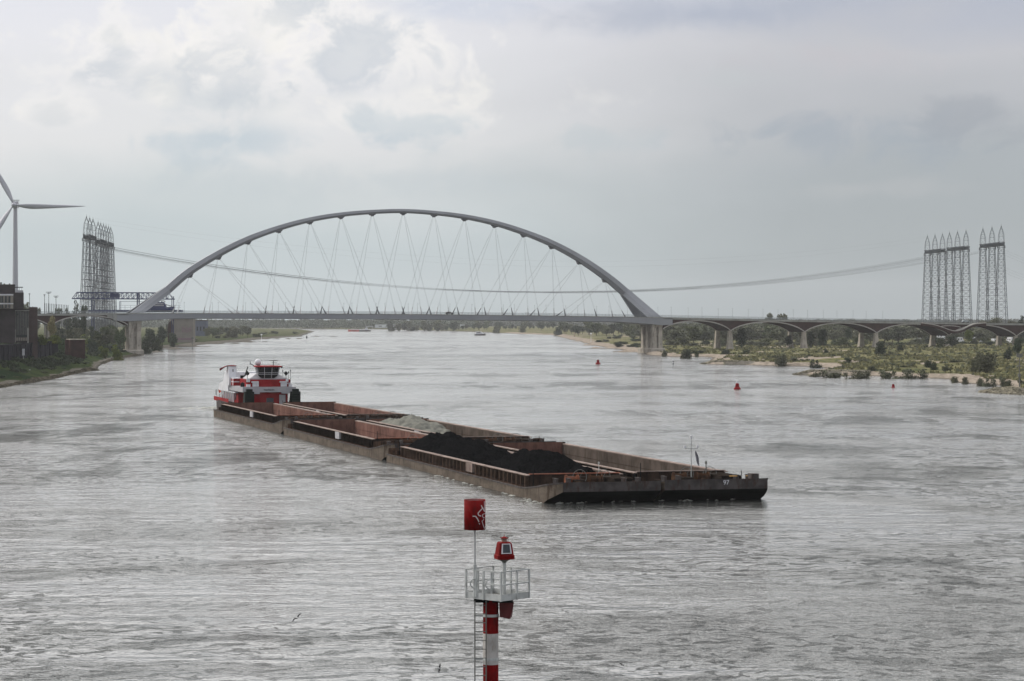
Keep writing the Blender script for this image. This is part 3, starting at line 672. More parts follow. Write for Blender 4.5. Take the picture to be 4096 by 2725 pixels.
# ================================================================ lattice pylons, wires
def tower_mesh(h=88.0, wb=10.0, wt=4.0, levels=15):
    body = MB(); zs_ = []; z = 0.0; hb = 76.0
    k = 0
    f = [(i/levels)**0.92 for i in range(levels+1)]
    zs_ = [hb*x for x in f]
    def wd(z): return wb+(wt-wb)*min(1, z/hb)
    for a, b in zip(zs_[:-1], zs_[1:]):
        wa, wb_ = wd(a)/2, wd(b)/2; ca = [(-wa,-wa),(wa,-wa),(wa,wa),(-wa,wa)]; cb = [(-wb_,-wb_),(wb_,-wb_),(wb_,wb_),(-wb_,wb_)]
        for i in range(4):
            j = (i+1) % 4
            body.bar((*ca[i],a), (*cb[i],b), 0.24); body.bar((*cb[i],b), (*cb[j],b), 0.15); mc = ((ca[i][0]+ca[j][0])/2, (ca[i][1]+ca[j][1])/2, a); md_ = ((cb[i][0]+cb[j][0])/2, (cb[i][1]+cb[j][1])/2, b)
            body.bar((*ca[i],a), (*cb[j],b), 0.10); body.bar((*ca[j],a), (*cb[i],b), 0.10)
    sp = MB(); w = wt/2*1.15; zz = [hb, hb+4.5, hb+8.0, hb+11.5, hb+13.0]; w *= 0.92; ww = [w, w*0.95, w*0.72, w*0.2, w*0.05]
    for k in range(4):
        for i in range(4):
            c4 = [(-1,-1),(1,-1),(1,1),(-1,1)]; j = (i+1) % 4
            p = lambda q, kk: (c4[q][0]*ww[kk], c4[q][1]*ww[kk], zz[kk])
            sp.bar(p(i,k), p(i,k+1), 0.14); sp.bar(p(i,k+1), p(j,k+1), 0.09)
            if k < 3: sp.bar(p(i,k), p(j,k+1), 0.07)
    sp.tube((0,0,zz[-1]-1), (0,0,zz[-1]+1.6), 0.16, 0.05, 5)
    return body, sp
TIPS_R = [(3709.5,937),(3740,933),(3770,929),(3798,924),(3830,920),(3864,915.6),(3931.6,907),(3968,902),(4005,896)]
TIPS_L = [(346,857.8),(359,863),(372,868),(392.5,880.8),(403,885),(414,889.4),(424,894),(434,898.5),(443,902.5)]
ztip = 96.0
def place_towers(tips, side):
    global T0
    roots = []
    for i, (px, py) in enumerate(tips):
        Y = (ztip-H)*F/(HY-py); X = (px-CX)/F*Y
        nm = '%s lattice pylon %s of the nine on the %s bank' % (ORD[i] if i else 'leftmost', 'from the left' if i else '', side)
        if T0 is None:
            o = empty('lattice_pylon', (X, Y, ztip-90.6)); b_, s_ = tower_mesh(); b_.build('lattice_body', M['lattice'], o); s_.build('spire', M['lattice'], o); T0 = o
        else: o = copy_tree(T0); o.location = (X, Y, ztip-90.6)
        tag(o, nm.replace('  ', ' '), 'pylon', 'steel lattice pylons'); roots.append(o)
    # platforms joining threes
    for g in range(3):
        A, Bq = roots[g*3].location, roots[g*3+2].location; zc = 5.4+73.0
        mb = MB(); d = (Bq-A); L = d.length; o = empty('pylon_platform', (A.x, A.y, zc), math.atan2(d.y, d.x), '%s dark platform beam joining three pylons, %s bank' % (['left','middle','right'][g], side), 'platform', 'platforms high in the pylons')
        for y in (-2.4, 2.4):
            for z in (0, 2.6): mb.box(-1.5, L+1.5, y-0.25, y+0.25, z-0.2, z+0.2)
            x = -1.5
            while x < L: mb.bar((x,y,0), (x+2.6,y,2.6), 0.14); mb.bar((x+2.6,y,0), (x+2.6,y,2.6), 0.14); x += 2.6
        mb.box(-1.5, L+1.5, -2.3, 2.3, -0.15, 0.1); mb.build('truss', M['latticed'], o)
        mb = MB()
        mb.box(1.0, L-1.0, -2.0, 2.0, 0.3, 2.0)
        mb.build('service_cabin', M['latticed'], o)
        for k in range(3):
            for y in (-3.1, 3.1): ib = MB(); ib.tube((L*k/2, y, -2.2), (L*k/2, y, 0), 0.28, 0.28, 6); ib.build('insulator', M['latticed'], o)
    return roots
T0 = None
RRt = place_towers(TIPS_R, 'right'); LLt = place_towers(TIPS_L, 'left')
for k in range(9):
    for dx, zoff in ((-3.1, 0), (3.1, -1.5))[:(2 if k % 3 == 0 else 1)]:
        a = LLt[8-k].location; b = RRt[k].location
        p = Vector((a.x+dx*0.3, a.y+dx, 76.0+zoff)); q = Vector((b.x+dx*0.3, b.y+dx, 76.0+zoff)); mb = MB(); pts = []
        sag = 33.5+0.4*k+zoff*0.5
        for i in range(25):
            t = i/24; r = p.lerp(q, t); r.z -= sag*4*t*(1-t); pts.append(r)
        mb.path(pts, 0.065, 4); tag(mb.build('power_cable', M['wire']), 'high voltage cable sagging across the river between the two pylon rows', 'cable', 'high voltage cables over the river')
for k, (px0, y0, sagz) in enumerate(((450,880,26),(450,884,27))):
    p = Wp(372, 872, 1871); q = Wp(3709, 948, 2240); mb = MB(); pts = []
    for i in range(25):
        t = i/24; r = p.lerp(q, t); r.z -= (34+2*k)*4*t*(1-t)*0.8; r.z -= k*3; pts.append(r)
    mb.path(pts, 0.03, 4); tag(mb.build('earth_wire', M['wire']), 'faint thin earth wire hanging above the power cables', 'cable', 'thin earth wires over the river')
for k in range(6):
    a = RRt[8].location if k < 3 else RRt[6].location; mb = MB(); p = Vector((a.x, a.y, 76-2*k)); q = p+Vector((260, 60+20*k, 0)); pts = []
    for i in range(11):
        t = i/10; r = p.lerp(q, t); r.z -= 20*4*t*(1-t)+(30*t); pts.append(r)
    mb.path(pts, 0.035, 4); tag(mb.build('power_cable', M['wire']), 'power cable running off to the right from the right pylons', 'cable', 'cables leaving the right pylons')
# ================================================================ wind turbine
def turbine():
    Yt = 1725.0; hub = Wp(56, 820, Yt); zb = 7.0
    o = empty('wind_turbine', (hub.x, Yt, zb), 0, 'tall pale wind turbine with three blades behind the brick building', 'wind turbine')
    hh = hub.z-zb
    mb = MB(); mb.lathe((0,4.5,0), [(2.35,0),(1.9,hh*0.45),(1.35,hh-1.2)], 20); mb.build('tower', M['turbine'], o, smooth=False)
    mb = MB(); mb.loft([[(x*1.9, y, hh+z*1.9) for x, z in ((-1,-1),(1,-1),(1,0.8),(0.7,1),(-0.7,1),(-1,0.8))] for y in (0.6, 4, 8.5)]); mb.box(-1.6, 2.4, 1.5, 5.5, hh+1.9, hh+2.5)
    nc = mb.build('nacelle', M['turbine'], o)
    mb = MB()
    for x in (-1.8, -0.4, 1.0, 2.2): mb.tube((x,3,hh+2.5), (x,3,hh+3.4), 0.12, 0.12, 4)
    mb.box(-2.2, 2.9, 2, 5, hh+3.3, hh+3.6); mb.build('cooler', M['lattice'], nc)
    mb = MB(); rings = []
    for r, y in ((1.3,0.6),(1.7,-0.4),(1.5,-1.8),(0.8,-2.8),(0.1,-3.1)): rings.append([(math.cos(t*math.pi/8)*r, y, hh+math.sin(t*math.pi/8)*r) for t in range(16)])
    mb.loft(rings); mb.build('hub', M['turbine'], o, smooth=True)
    for ang in (-1.0, 119.0, 239.0):
        a = R(ang); mb = MB(); rings = []
        for i in range(15):
            t = i/14; r = 1.4+48.5*t; ch = 1.1+ (2.5*math.sin(min(1, t/0.22)*math.pi/2)) if t < 0.22 else 3.6*(1-(t-0.22)/0.78)**0.85+0.25
            tw = R(28)*(1-t)**2; th = ch*0.16+0.10 if t > 0.08 else 0.9
            # sections: leading edge straight, trailing edge below for the horizontal blade
            sec = [(-0.25*ch,0),(0.0,th/2),(0.45*ch,th*0.3),(0.75*ch,0.02),(0.45*ch,-th*0.3),(0.0,-th/2)]
            ring = []
            for cx_, ty in sec:
                lx, ly = cx_*math.cos(tw)-ty*math.sin(tw), cx_*math.sin(tw)+ty*math.cos(tw)
                # radial direction (cos a, sin a); chord direction (sin a, -cos a)
                ring.append((r*math.cos(a)+lx*math.sin(a), -1.0+ly, hh+r*math.sin(a)-lx*math.cos(a)))
            rings.append(ring)
        mb.loft(rings); mb.build('blade', M['turbine'], o, smooth=True)
turbine()
# ================================================================ container crane and ship-loading deck behind the left foot
def crane():
    Yc = 1600.0
    def P(px, py, dy=0): q = Wp(px, py, Yc); return (q.x-CR.location.x, dy, q.z)
    base = Wp(553, 1240, Yc); CR = empty('container_crane', (base.x, Yc, 0), 0, 'dark blue gantry crane with a long trussed boom behind the left arch foot', 'crane')
    mb = MB()
    for dy in (-3, 3):
        mb.tube(P(310,1170,dy), P(628,1172,dy), 0.42, None, 4); mb.tube(P(628,1172,dy), P(672,1172,dy), 0.42, None, 4); mb.tube(P(672,1172,dy), P(695,1196,dy), 0.2, None, 4)
        mb.tube(P(291,1195,dy), P(697,1197,dy), 0.46, None, 4); mb.tube(P(291,1195,dy), P(310,1170,dy), 0.25, None, 4)
        xs = list(range(310, 690, 20))
        for i, x in enumerate(xs):
            mb.bar(P(x,1171,dy), P(x,1196,dy), 0.22)
            if i+1 < len(xs): (mb.bar(P(x,1196,dy), P(x+20,1171,dy), 0.22) if x < 550 else mb.bar(P(x,1171,dy), P(x+20,1196,dy), 0.22))
    for x in range(310, 690, 40): mb.bar(P(x,1171,-3), P(x,1171,3), 0.15); mb.bar(P(x,1196,-3), P(x,1196,3), 0.15)
    mb.build('boom', M['crane'], CR)
    for px, w_ in ((553, 0.95), (691, 0.6), (372, 0.8)):
        for dy in (-4, 4): mb = MB(); mb.tube((P(px,1196)[0], dy, 5), P(px, 1170 if px == 553 else 1185, dy), w_*0.6, w_*0.5, 4); mb.build('leg', M['crane'], CR)
    mb = MB(); mb.box(P(443,0)[0], P(477,0)[0], -2.5, 2.5, Wp(0,1192,Yc).z, Wp(0,1174,Yc).z); mb.build('machine_house', M['crane'], CR)
    mb = MB(); mb.box(P(360,0)[0], P(728,0)[0], -6, 6, Wp(0,1250,Yc).z, Wp(0,1240,Yc).z)
    for x in range(484, 720, 22): mb.bar(P(x,1240,-6), P(x,1222,-6), 0.08)
    mb.bar(P(484,1222,-6), P(728,1222,-6), 0.08); mb.bar(P(484,1231,-6), P(728,1231,-6), 0.06)
    mb.tube(P(484,1240,-6), P(484,1207,-6), 0.2, None, 4); mb.tube(P(489,1240,-6), P(489,1207,-6), 0.2, None, 4); mb.bar(P(484,1207,-6), P(600,1207,-6), 0.16)
    mb.build('loading_deck', M['crane'], CR)
    return
crane()
def boat_on_deck():
    Yc = 1590.0; c = Wp(638, 1240, Yc); o = empty('harbour_workboat', (c.x, Yc, c.z), 0, 'dark blue workboat with curved rails beside the crane, seen below the arch leg', 'boat')
    mb = MB(); mb.loft([[(x,-w,0),(x,w,0),(x,w,h_),(x,-w,h_)] for x, w, h_ in ((-9,0.8,1.5),(-7,2.5,1.9),(5,2.6,1.8),(8,1.6,2.0),(9.5,0.3,2.2))]); mb.build('hull', M['crane'], o)
    mb = MB(); mb.loft([[(x,-1.8,1.8),(x,1.8,1.8),(x,1.6,z),(x,-1.6,z)] for x, z in ((-4.5,2.6),(-3.2,5.0),(3.0,5.0),(4.3,2.6))]); mb.build('cabin', M['crane'], o)
    for y in (-1.9, 1.9):
        mb = MB(); mb.ring((-2.4,y,5.0), 1.3, 0.14, 'y', 10, 0, math.pi); mb.ring((0.2,y,5.0), 1.3, 0.14, 'y', 10, 0, math.pi); mb.ring((2.4,y,5.0), 1.0, 0.14, 'y', 10, 0, math.pi)
        mb.tube((4.0,y,3.6), (9,y,1.8), 0.12, None, 5); mb.build('rail', M['lattice'], o)
    mb = MB()
    for z in (2.5, 3.6): mb.box(-3, 3, -1.95, -1.83, z, z+0.55)
    mb.build('window_band', M['greyw'], o)
boat_on_deck()
# ================================================================ push convoy
ANG = R(-74.9); FWv = Vector((math.cos(ANG), math.sin(ANG))); RVv = Vector((-math.sin(ANG), math.cos(ANG)))
F0 = Vector((3.18, 249.5))
def C(u, v, z=0): p = F0+FWv*u+RVv*v; return (p.x, p.y, z)
BLEN = 77.8; BW = 11.6
def noise2(x, y, s): return float(vnoise(np.array([x]), np.array([y]), s, 6)[0])-0.5
def text_mesh(s, size, name, mt, parent, origin, xdir, zdir, depth=0.02):
    cu = bpy.data.curves.new(name, 'FONT'); cu.body = s; cu.size = size; cu.align_x = 'CENTER'; cu.extrude = depth
    me = bpy.data.meshes.new_from_object(bpy.data.objects.new(name+'_tmp', cu)) ; me.name = name
    me.materials.clear(); me.materials.append(mt); xd = Vector(xdir).normalized(); zd = Vector(zdir).normalized(); yd = xd.cross(zd)*-1
    for v in me.vertices: c = v.co.copy(); v.co = Vector(origin)+xd*c.x+zd*c.y+xd.cross(zd)*c.z
    return linkmesh(name, me, parent)
def barge(u0, v0, deck, label, hold, number=None, ucol=0, empty_=True, name='hopper_barge', frontdark=True):
    o = empty(name, C(u0, v0), ANG, label, 'barge', 'barges of the push convoy')
    zb, zf = deck, deck+1.15
    def dk(x): return zb+1.2*max(0, (x+9)/12)**1.4 if x > -9 else zb
    def bot(x):
        P = [(-74.8,-1.5),(-8,-1.5),(-4,-1.1),(-1.6,-0.45),(0,0.0),(1.0,0.35),(2.0,0.75),(3.0,1.25)]
        return float(np.interp(x, [p[0] for p in P], [p[1] for p in P]))
    def ins(x): return 0 if x < 0.5 else 1.15*((x-0.5)/2.5)**1.6
    xs = [-74.8,-60,-45,-30,-18,-9,-7,-5,-3,-1.6,0,1.0,2.0,2.6,3.0]
    KL, KR = (1.0, 0.12) if v0 == 0 else (0.12, 0.35)
    mb = MB()
    for k in range(len(xs)-1):
        a, b = xs[k], xs[k+1]
        def sec(x): i = ins(x); return [(x,i*KL,bot(x)),(x,i*KL,dk(x)),(x,BW-i*KR,dk(x)),(x,BW-i*KR,bot(x))]
        A, Bq = sec(a), sec(b)
        mb.cur = 0; mb.add([A[0],Bq[0],Bq[1],A[1]], [(0,1,2,3)]); mb.add([A[3],Bq[3],Bq[2],A[2]], [(3,2,1,0)])
        mb.cur = 2; mb.add([A[0],Bq[0],Bq[3],A[3]], [(3,2,1,0)])
    mb.cur = 1; mb.add([(3,ins(3)*KL,bot(3)),(3,BW-ins(3)*KR,bot(3)),(3,BW-ins(3)*KR,dk(3)),(3,ins(3)*KL,dk(3))], [(0,1,2,3)])
    mb.cur = 0; mb.add([(-74.8,0,-1.5),(-74.8,BW,-1.5),(-74.8,BW,zb),(-74.8,0,zb)], [(3,2,1,0)])
    hull = mb.build('hull', [M['hullside'], M['hullgrey'], M['hullblack']], o)  # bow face too: dark paint with some shade in its tone
    # rubbing strake
    mb = MB()
    for y, q in ((-0.05, KL), (BW-0.05, -KR)):
        mb.loft([[(x,y+q*ins(x),dk(x)-0.14),(x,y+q*ins(x),dk(x)+0.03),(x,y+0.1+q*ins(x),dk(x)+0.03),(x,y+0.1+q*ins(x),dk(x)-0.14)] for x in xs])
    mb.build('rubbing_strake', M['hullgrey'], o)
    HX0, HX1, HY0, HY1 = -69.2, -8.6, 1.15, BW-1.15; zt = zb+1.15; fl = -0.9
    # deck plates round the hold
    mb = MB(); n = 7
    for a, b in zip(xs[5:-1], xs[6:]): mb.add([(a,ins(a)*KL,dk(a)),(b,ins(b)*KL,dk(b)),(b,BW-ins(b)*KR,dk(b)),(a,BW-ins(a)*KR,dk(a))], [(0,1,2,3)])
    mb.box(-74.8, HX0, 0, BW, zb-0.1, zb); mb.box(HX0, HX1, 0, HY0, zb-0.1, zb-0.004); mb.box(HX0, HX1, HY1, BW, zb-0.1, zb-0.004); mb.box(HX1, -8.6+0.001, 0, BW, zb-0.1, zb)
    mb.build('deck', M['rust'], o)
    # coaming with flange and brackets
    mb = MB()
    for y, sg in ((HY0, -1), (HY1, 1)):
        yo = y+sg*0.02
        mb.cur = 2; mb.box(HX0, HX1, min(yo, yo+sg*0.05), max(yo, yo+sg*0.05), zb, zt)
        mb.cur = 0; mb.box(HX0-0.1, HX1+0.1, min(y, y+sg*0.55), max(y, y+sg*0.68), zt, zt+0.10)
        mb.cur = 1; x = HX0+0.4
        while x < HX1: mb.box(x-0.09, x+0.09, min(y+sg*0.07, y+sg*0.56), max(y+sg*0.07, y+sg*0.56), zb, zt-0.003); x += 1.75
        mb.cur = 3 if u0 else 0; xm = -33 if sg < 0 else -36; mb.box(xm-1.5, xm+1.5, min(y+sg*0.1, y+sg*0.62), max(y+sg*0.1, y+sg*0.62), zb+0.15, zt-0.02)
    mb.build('side_coaming', [M['coaming'], (mat('stiffener', lin(92,76,66), 0.9, 0.3, 0.6) if (u0 == 0 and v0 == 0) else mat('shaded_stiffener', lin(48,39,34), 0.9, 0.3, 0.6)), mat('recess_shade_black', lin(14,12,11), 0.9, 0.3, 1.0), M['greyw']], o)  # recess shade under the flange is put into the black and dark stiffener colours
    mb = MB(); mb.cur = 0; ze = zt+0.30
    mb.box(HX0-0.12, HX0, HY0-0.4, HY1+0.4, zb, ze); mb.build('end_coaming', M['rust'], o); mb = MB(); mb.box(HX1, HX1+0.12, HY0-0.2, HY1+0.2, zb, zt+0.15)
    mb.add([(HX1,HY0-0.2,zb+0.5),(HX1+0.1,HY0-0.2,zb+0.5),(HX1+0.1,HY0+1.8,zt+0.15),(HX1,HY0+1.8,zt+0.15)], [(0,1,2,3)])
    mb.build('end_coaming', M['rust'], o)
    mb = MB(); mb.box(HX1-0.1, HX1+0.3, HY0-0.3, HY1+0.3, zt+0.153, zt+0.24); mb.build('coaming_cap', mat('salmon_cap', lin(150,92,72), 0.8, 0.3, 0.5, stain=lin(96,66,54), amt=0.6) if v0 == 0 else M['coaming'], o)
    # hold
    mb = MB()
    mb.add([(HX0,HY0,fl),(HX1,HY0,fl),(HX1,HY0,zt),(HX0,HY0,zt)], [(0,1,2,3)]); mb.add([(HX0,HY1,fl),(HX1,HY1,fl),(HX1,HY1,zt),(HX0,HY1,zt)], [(3,2,1,0)])
    mb.add([(HX1,HY0,fl),(HX1,HY1,fl),(HX1,HY1,zt),(HX1,HY0,zt)], [(0,1,2,3)])
    mb.cur = 1; mb.add([(HX0+0.003,HY0,fl),(HX0+0.003,HY1,fl),(HX0+0.003,HY1,ze-0.01),(HX0+0.003,HY0,ze-0.01)], [(3,2,1,0)])
    mb.cur = 2; mb.add([(HX0,HY0,fl),(HX1,HY0,fl),(HX1,HY1,fl),(HX0,HY1,fl)], [(3,2,1,0)])
    mb.build('hold', [hold, mat('hold_end_rust', lin(116,84,74), 0.9, 0.25, 0.3, stain=lin(74,56,50), amt=0.6), M['rust']], o)
    # foredeck gear
    rs = random.Random(int(u0*7+v0*3)); df = dk(0)
    for y in (1.2, 2.6, BW-1.4, BW-2.8): 
        b = MB(); x = rs.uniform(-1.5, 0.5)
        for dx in (-0.35, 0.35): b.tube((x+dx,y,dk(x)-0.05), (x+dx,y,dk(x)+0.55), 0.17, None, 8); b.tube((x+dx,y,dk(x)+0.55), (x+dx,y,dk(x)+0.62), 0.22, None, 8)
        b.build('bollard', M['hullgrey'], o)
    for y in (BW*0.40, BW*0.62):
        b = MB(); x = -5.6; z = dk(x); b.box(x-0.7, x+0.7, y-0.75, y+0.75, z-0.05, z+0.18); b.tube((x,y-0.5,z+0.6), (x,y+0.5,z+0.6), 0.42, None, 12)
        for yy in (-0.62, 0.62): b.tube((x,y+yy-0.07,z+0.6), (x,y+yy+0.07,z+0.6), 0.62, None, 12)
        b.box(x-0.9, x-0.6, y-0.5, y+0.4, z, z+1.0); wn = b.build('winch', M['orange'] if (u0 == 0 and v0 == 0 and y < 6) else mat('rusty_winch', lin(74,54,42), 0.85, 0.4, 1.0, stain=lin(44,38,34), amt=0.7), o)
        hw = MB(); hw.ring((x-0.2, y+0.9, z+0.95), 0.75, 0.035, 'x', 18)
        for q in range(3): t = q*math.pi/3; hw.bar((x-0.2,y+0.9-0.75*math.cos(t),z+0.95-0.75*math.sin(t)), (x-0.2,y+0.9+0.75*math.cos(t),z+0.95+0.75*math.sin(t)), 0.02)
        hw.build('hand_wheel', M['galvd'], wn)
    b = MB()
    for k in range(14 if u0 == 0 else 34): x = rs.uniform(-7.8, -2.0); y = rs.uniform(1, BW-1); d = rs.uniform(0.15, 0.5 if u0 == 0 else 1.0); b.cbox((x,y,dk(x)+d*0.5-0.02), (d*1.4,d,d), rs.uniform(0,3))
    for k in range(4):
        x = rs.uniform(-7, -3); y = rs.uniform(2, BW-2); pts = [(x+0.5*math.cos(t)*(1+0.1*t), y+0.5*math.sin(t), dk(x)+0.08+0.01*t) for t in np.linspace(0, 12, 26)]; b.path(pts, 0.05, 4)
    b.build('deck_clutter', M['rust'], o)
    b = MB(); b.box(-8.3, -2.4, BW-3.4, BW-1.2, zb, zb+1.15); b.box(-8.2, -4.0, 4.6, 5.6, zb, zb+0.95)
    b.build('deck_locker', M['dockdark'], o, bevel=0.06)
    for x, y, h_ in ((-7.8,1.1,2.3),(-3.6,BW-0.8,1.6),(-71,0.9,1.7)): b = MB(); b.tube((x,y,zb), (x,y,zb+h_), 0.05, 0.04, 5); b.build('deck_post', M['black'], o)
    # after deck
    b = MB()
    for y in (2.2, BW-2.4):
        b.box(-73.6, -72.2, y-0.8, y+0.8, zb, zb+0.25); b.tube((-72.9,y-0.6,zb+0.55), (-72.9,y+0.6,zb+0.55), 0.45, None, 12)
    b.build('stern_winch', mat('rusty_winch', lin(74,54,42)), o)
    b = MB()
    for k in range(26): x = rs.uniform(-74.3, -70); y = rs.uniform(0.6, BW-0.8); d = rs.uniform(0.2, 0.9); b.cbox((x,y,zb+d*0.4), (d*1.3,d,d), rs.uniform(0,3))
    b.build('deck_clutter', M['rust'], o)
    b = MB(); 
    for x, y in ((-72,1.0),(-72,BW-1.0)):
        for dx in (-0.35, 0.35): b.tube((x+dx,y,zb-0.05), (x+dx,y,zb+0.5), 0.17, None, 8)
    b.build('bollard', M['hullgrey'], o)
    if number:
        text_mesh(number, 0.66, 'hull_number', M['white'], o, (3.035, 6.7, dk(3)-0.58), (0,1,0), (0,0,1))
    return o
b1 = barge(0, 0, 1.02, 'front left barge of the convoy, laden with black coal', M['holdgrey'])
b2 = barge(0, BW+0.12, 1.10, 'front right barge of the convoy with an empty grey hold and number 97', M['holdgrey'], '97')
b3 = barge(-77.95, 0, 1.15, 'middle left barge of the convoy with an empty pinkish hold, behind the coal barge', M['holdred'])
b4 = barge(-77.95, BW+0.12, 1.18, 'middle right barge of the convoy holding a heap of grey gravel', M['holdgrey'], '97')
b5 = barge(-155.9, 0, 1.32, 'rear left barge of the convoy with an empty rusty hold, in front of the pusher', M['holdred'])
b6 = barge(-155.9, BW+0.12, 1.35, 'rear right barge of the convoy with an empty rusty hold', M['holdred'])
for b_ in (b1, b2):
    f = MB()
    if b_ is b2:
        f.tube((-6,6.1,1.3), (-6,6.1,6.0), 0.06, 0.04, 6); f.tube((-6,5.4,4.95), (-6,6.8,4.95), 0.04, None, 6)
        mst = f.build('light_mast', M['galv'], b_)
        for y, z in ((6.1,6.0),(5.4,5.0),(6.8,5.0)):
            lm = MB(); lm.tube((-6,y,z), (-6,y,z+0.28), 0.12, None, 8); lm.build('lamp', M['white'], mst)
        fl = MB(); rr_ = []
        for i in range(8): t = i/7; rr_.append([(-6-0.1*math.sin(i*1.3), 6.58+0.30*t**1.2-0.12*math.sin(t*3.1), 4.75-1.6*t), (-5.95+0.08*math.sin(i), 6.62+0.34*t**1.2+0.16*math.sin(t*3.1), 4.65-1.55*t)])
        for a, c in zip(rr_[:-1], rr_[1:]): fl.add([a[0],a[1],c[1],c[0]], [(0,1,2,3)])
        fl.build('flag', M['flag'], mst)
        f = MB(); f.tube((-7,8.1,1.3), (-7,8.1,3.5), 0.08, 0.05, 6); f.lathe((-7,8.1,3.2), [(0.05,0),(0.13,0.1),(0.10,0.3),(0.03,0.4)], 8); f.build('sounding_post', M['galvd'], b_)
        f = MB()
        f.box(1.5, 2.6, BW-2.0, BW-1.2, 1.9, 2.75); f.build('fairlead', M['hullgrey'], b_)
        f = MB()
        for y in (8.2, 10.0): f.box(0.9, 1.2, y-0.4, y+0.4, 2.42, 2.47)
        f.build('deck_marking', M['yellow'], b_)
    else:
        f = MB(); f.tube((-9.0,8.6,1.2), (-9.0,8.6,3.3), 0.04, None, 6); f.tube((-9,8.6,3.3), (-9,8.6,3.5), 0.1, None, 6); f.build('signal_post', M['galv'], b_)
def heap(name, m, u0, v0, x0, x1, y0, y1, peaks, floor, label, cat):
    nx, ny = 260, 60; mb = MB(); vs = []
    for i in range(nx+1):
        for j in range(ny+1):
            x = x0+(x1-x0)*i/nx; y = y0+(y1-y0)*j/ny; z = floor
            for px, py, pz, sl, rd in peaks:
                d = math.hypot(x-px, (y-py)*1.0); h = pz-sl*(math.sqrt(d*d+rd*rd)-rd)
                z = max(z, h)
            if z > floor: z += 0.75*noise2(x*3, y*3, 4.5)+0.35*noise2(x*5, y*5, 2.2)+0.16*noise2(x*7+3, y*7, 1.6)+0.16*noise2(x*7+9, y*7+4, 0.8)
            ed = min(y-y0, y1-y); z = min(z, 2.0+ed*0.75) if ed < 2.5 else z
            vs.append((x, y, max(z, -0.6)))
    fs = [(i*(ny+1)+j, (i+1)*(ny+1)+j, (i+1)*(ny+1)+j+1, i*(ny+1)+j+1) for i in range(nx) for j in range(ny)]
    mb.add(vs, fs); o = mb.build(name, m, None, smooth=True); o.location = C(u0, v0); o.rotation_euler = (0,0,ANG)
    return tag(o, label, cat)
heap('coal_heap', M['coal'], 0, 0, -69.0, -8.8, 1.2, BW-1.2, [(-66.0,4.9,4.15,0.50,1.6),(-61.5,5.6,3.4,0.55,1.2),(-50.9,4.9,4.05,0.46,1.6),(-45.5,4.2,3.2,0.50,1.3),(-39,3.8,2.6,0.5,1.2),(-31,4.4,2.9,0.48,1.2),(-25.5,5.0,3.7,0.46,1.6),(-21.0,5.8,4.1,0.44,2.0),(-16.5,6.2,3.4,0.50,1.2),(-10.5,7.2,2.9,0.60,1.0)], -0.5, 'black coal heaped in several peaks in the front left barge', 'coal heap')
heap('gravel_heap', M['gravel'], -77.95, BW+0.12, -69.0, -20, 1.2, BW-1.2, [(-65,4.2,2.75,0.42,1.5),(-59.5,5.8,3.15,0.42,1.8),(-55.5,6.2,2.75,0.42,1.6),(-42,6.2,1.2,0.22,2.5),(-34,6.0,0.8,0.2,2)], -0.5, 'pale grey gravel heaped in the middle right barge', 'gravel heap')
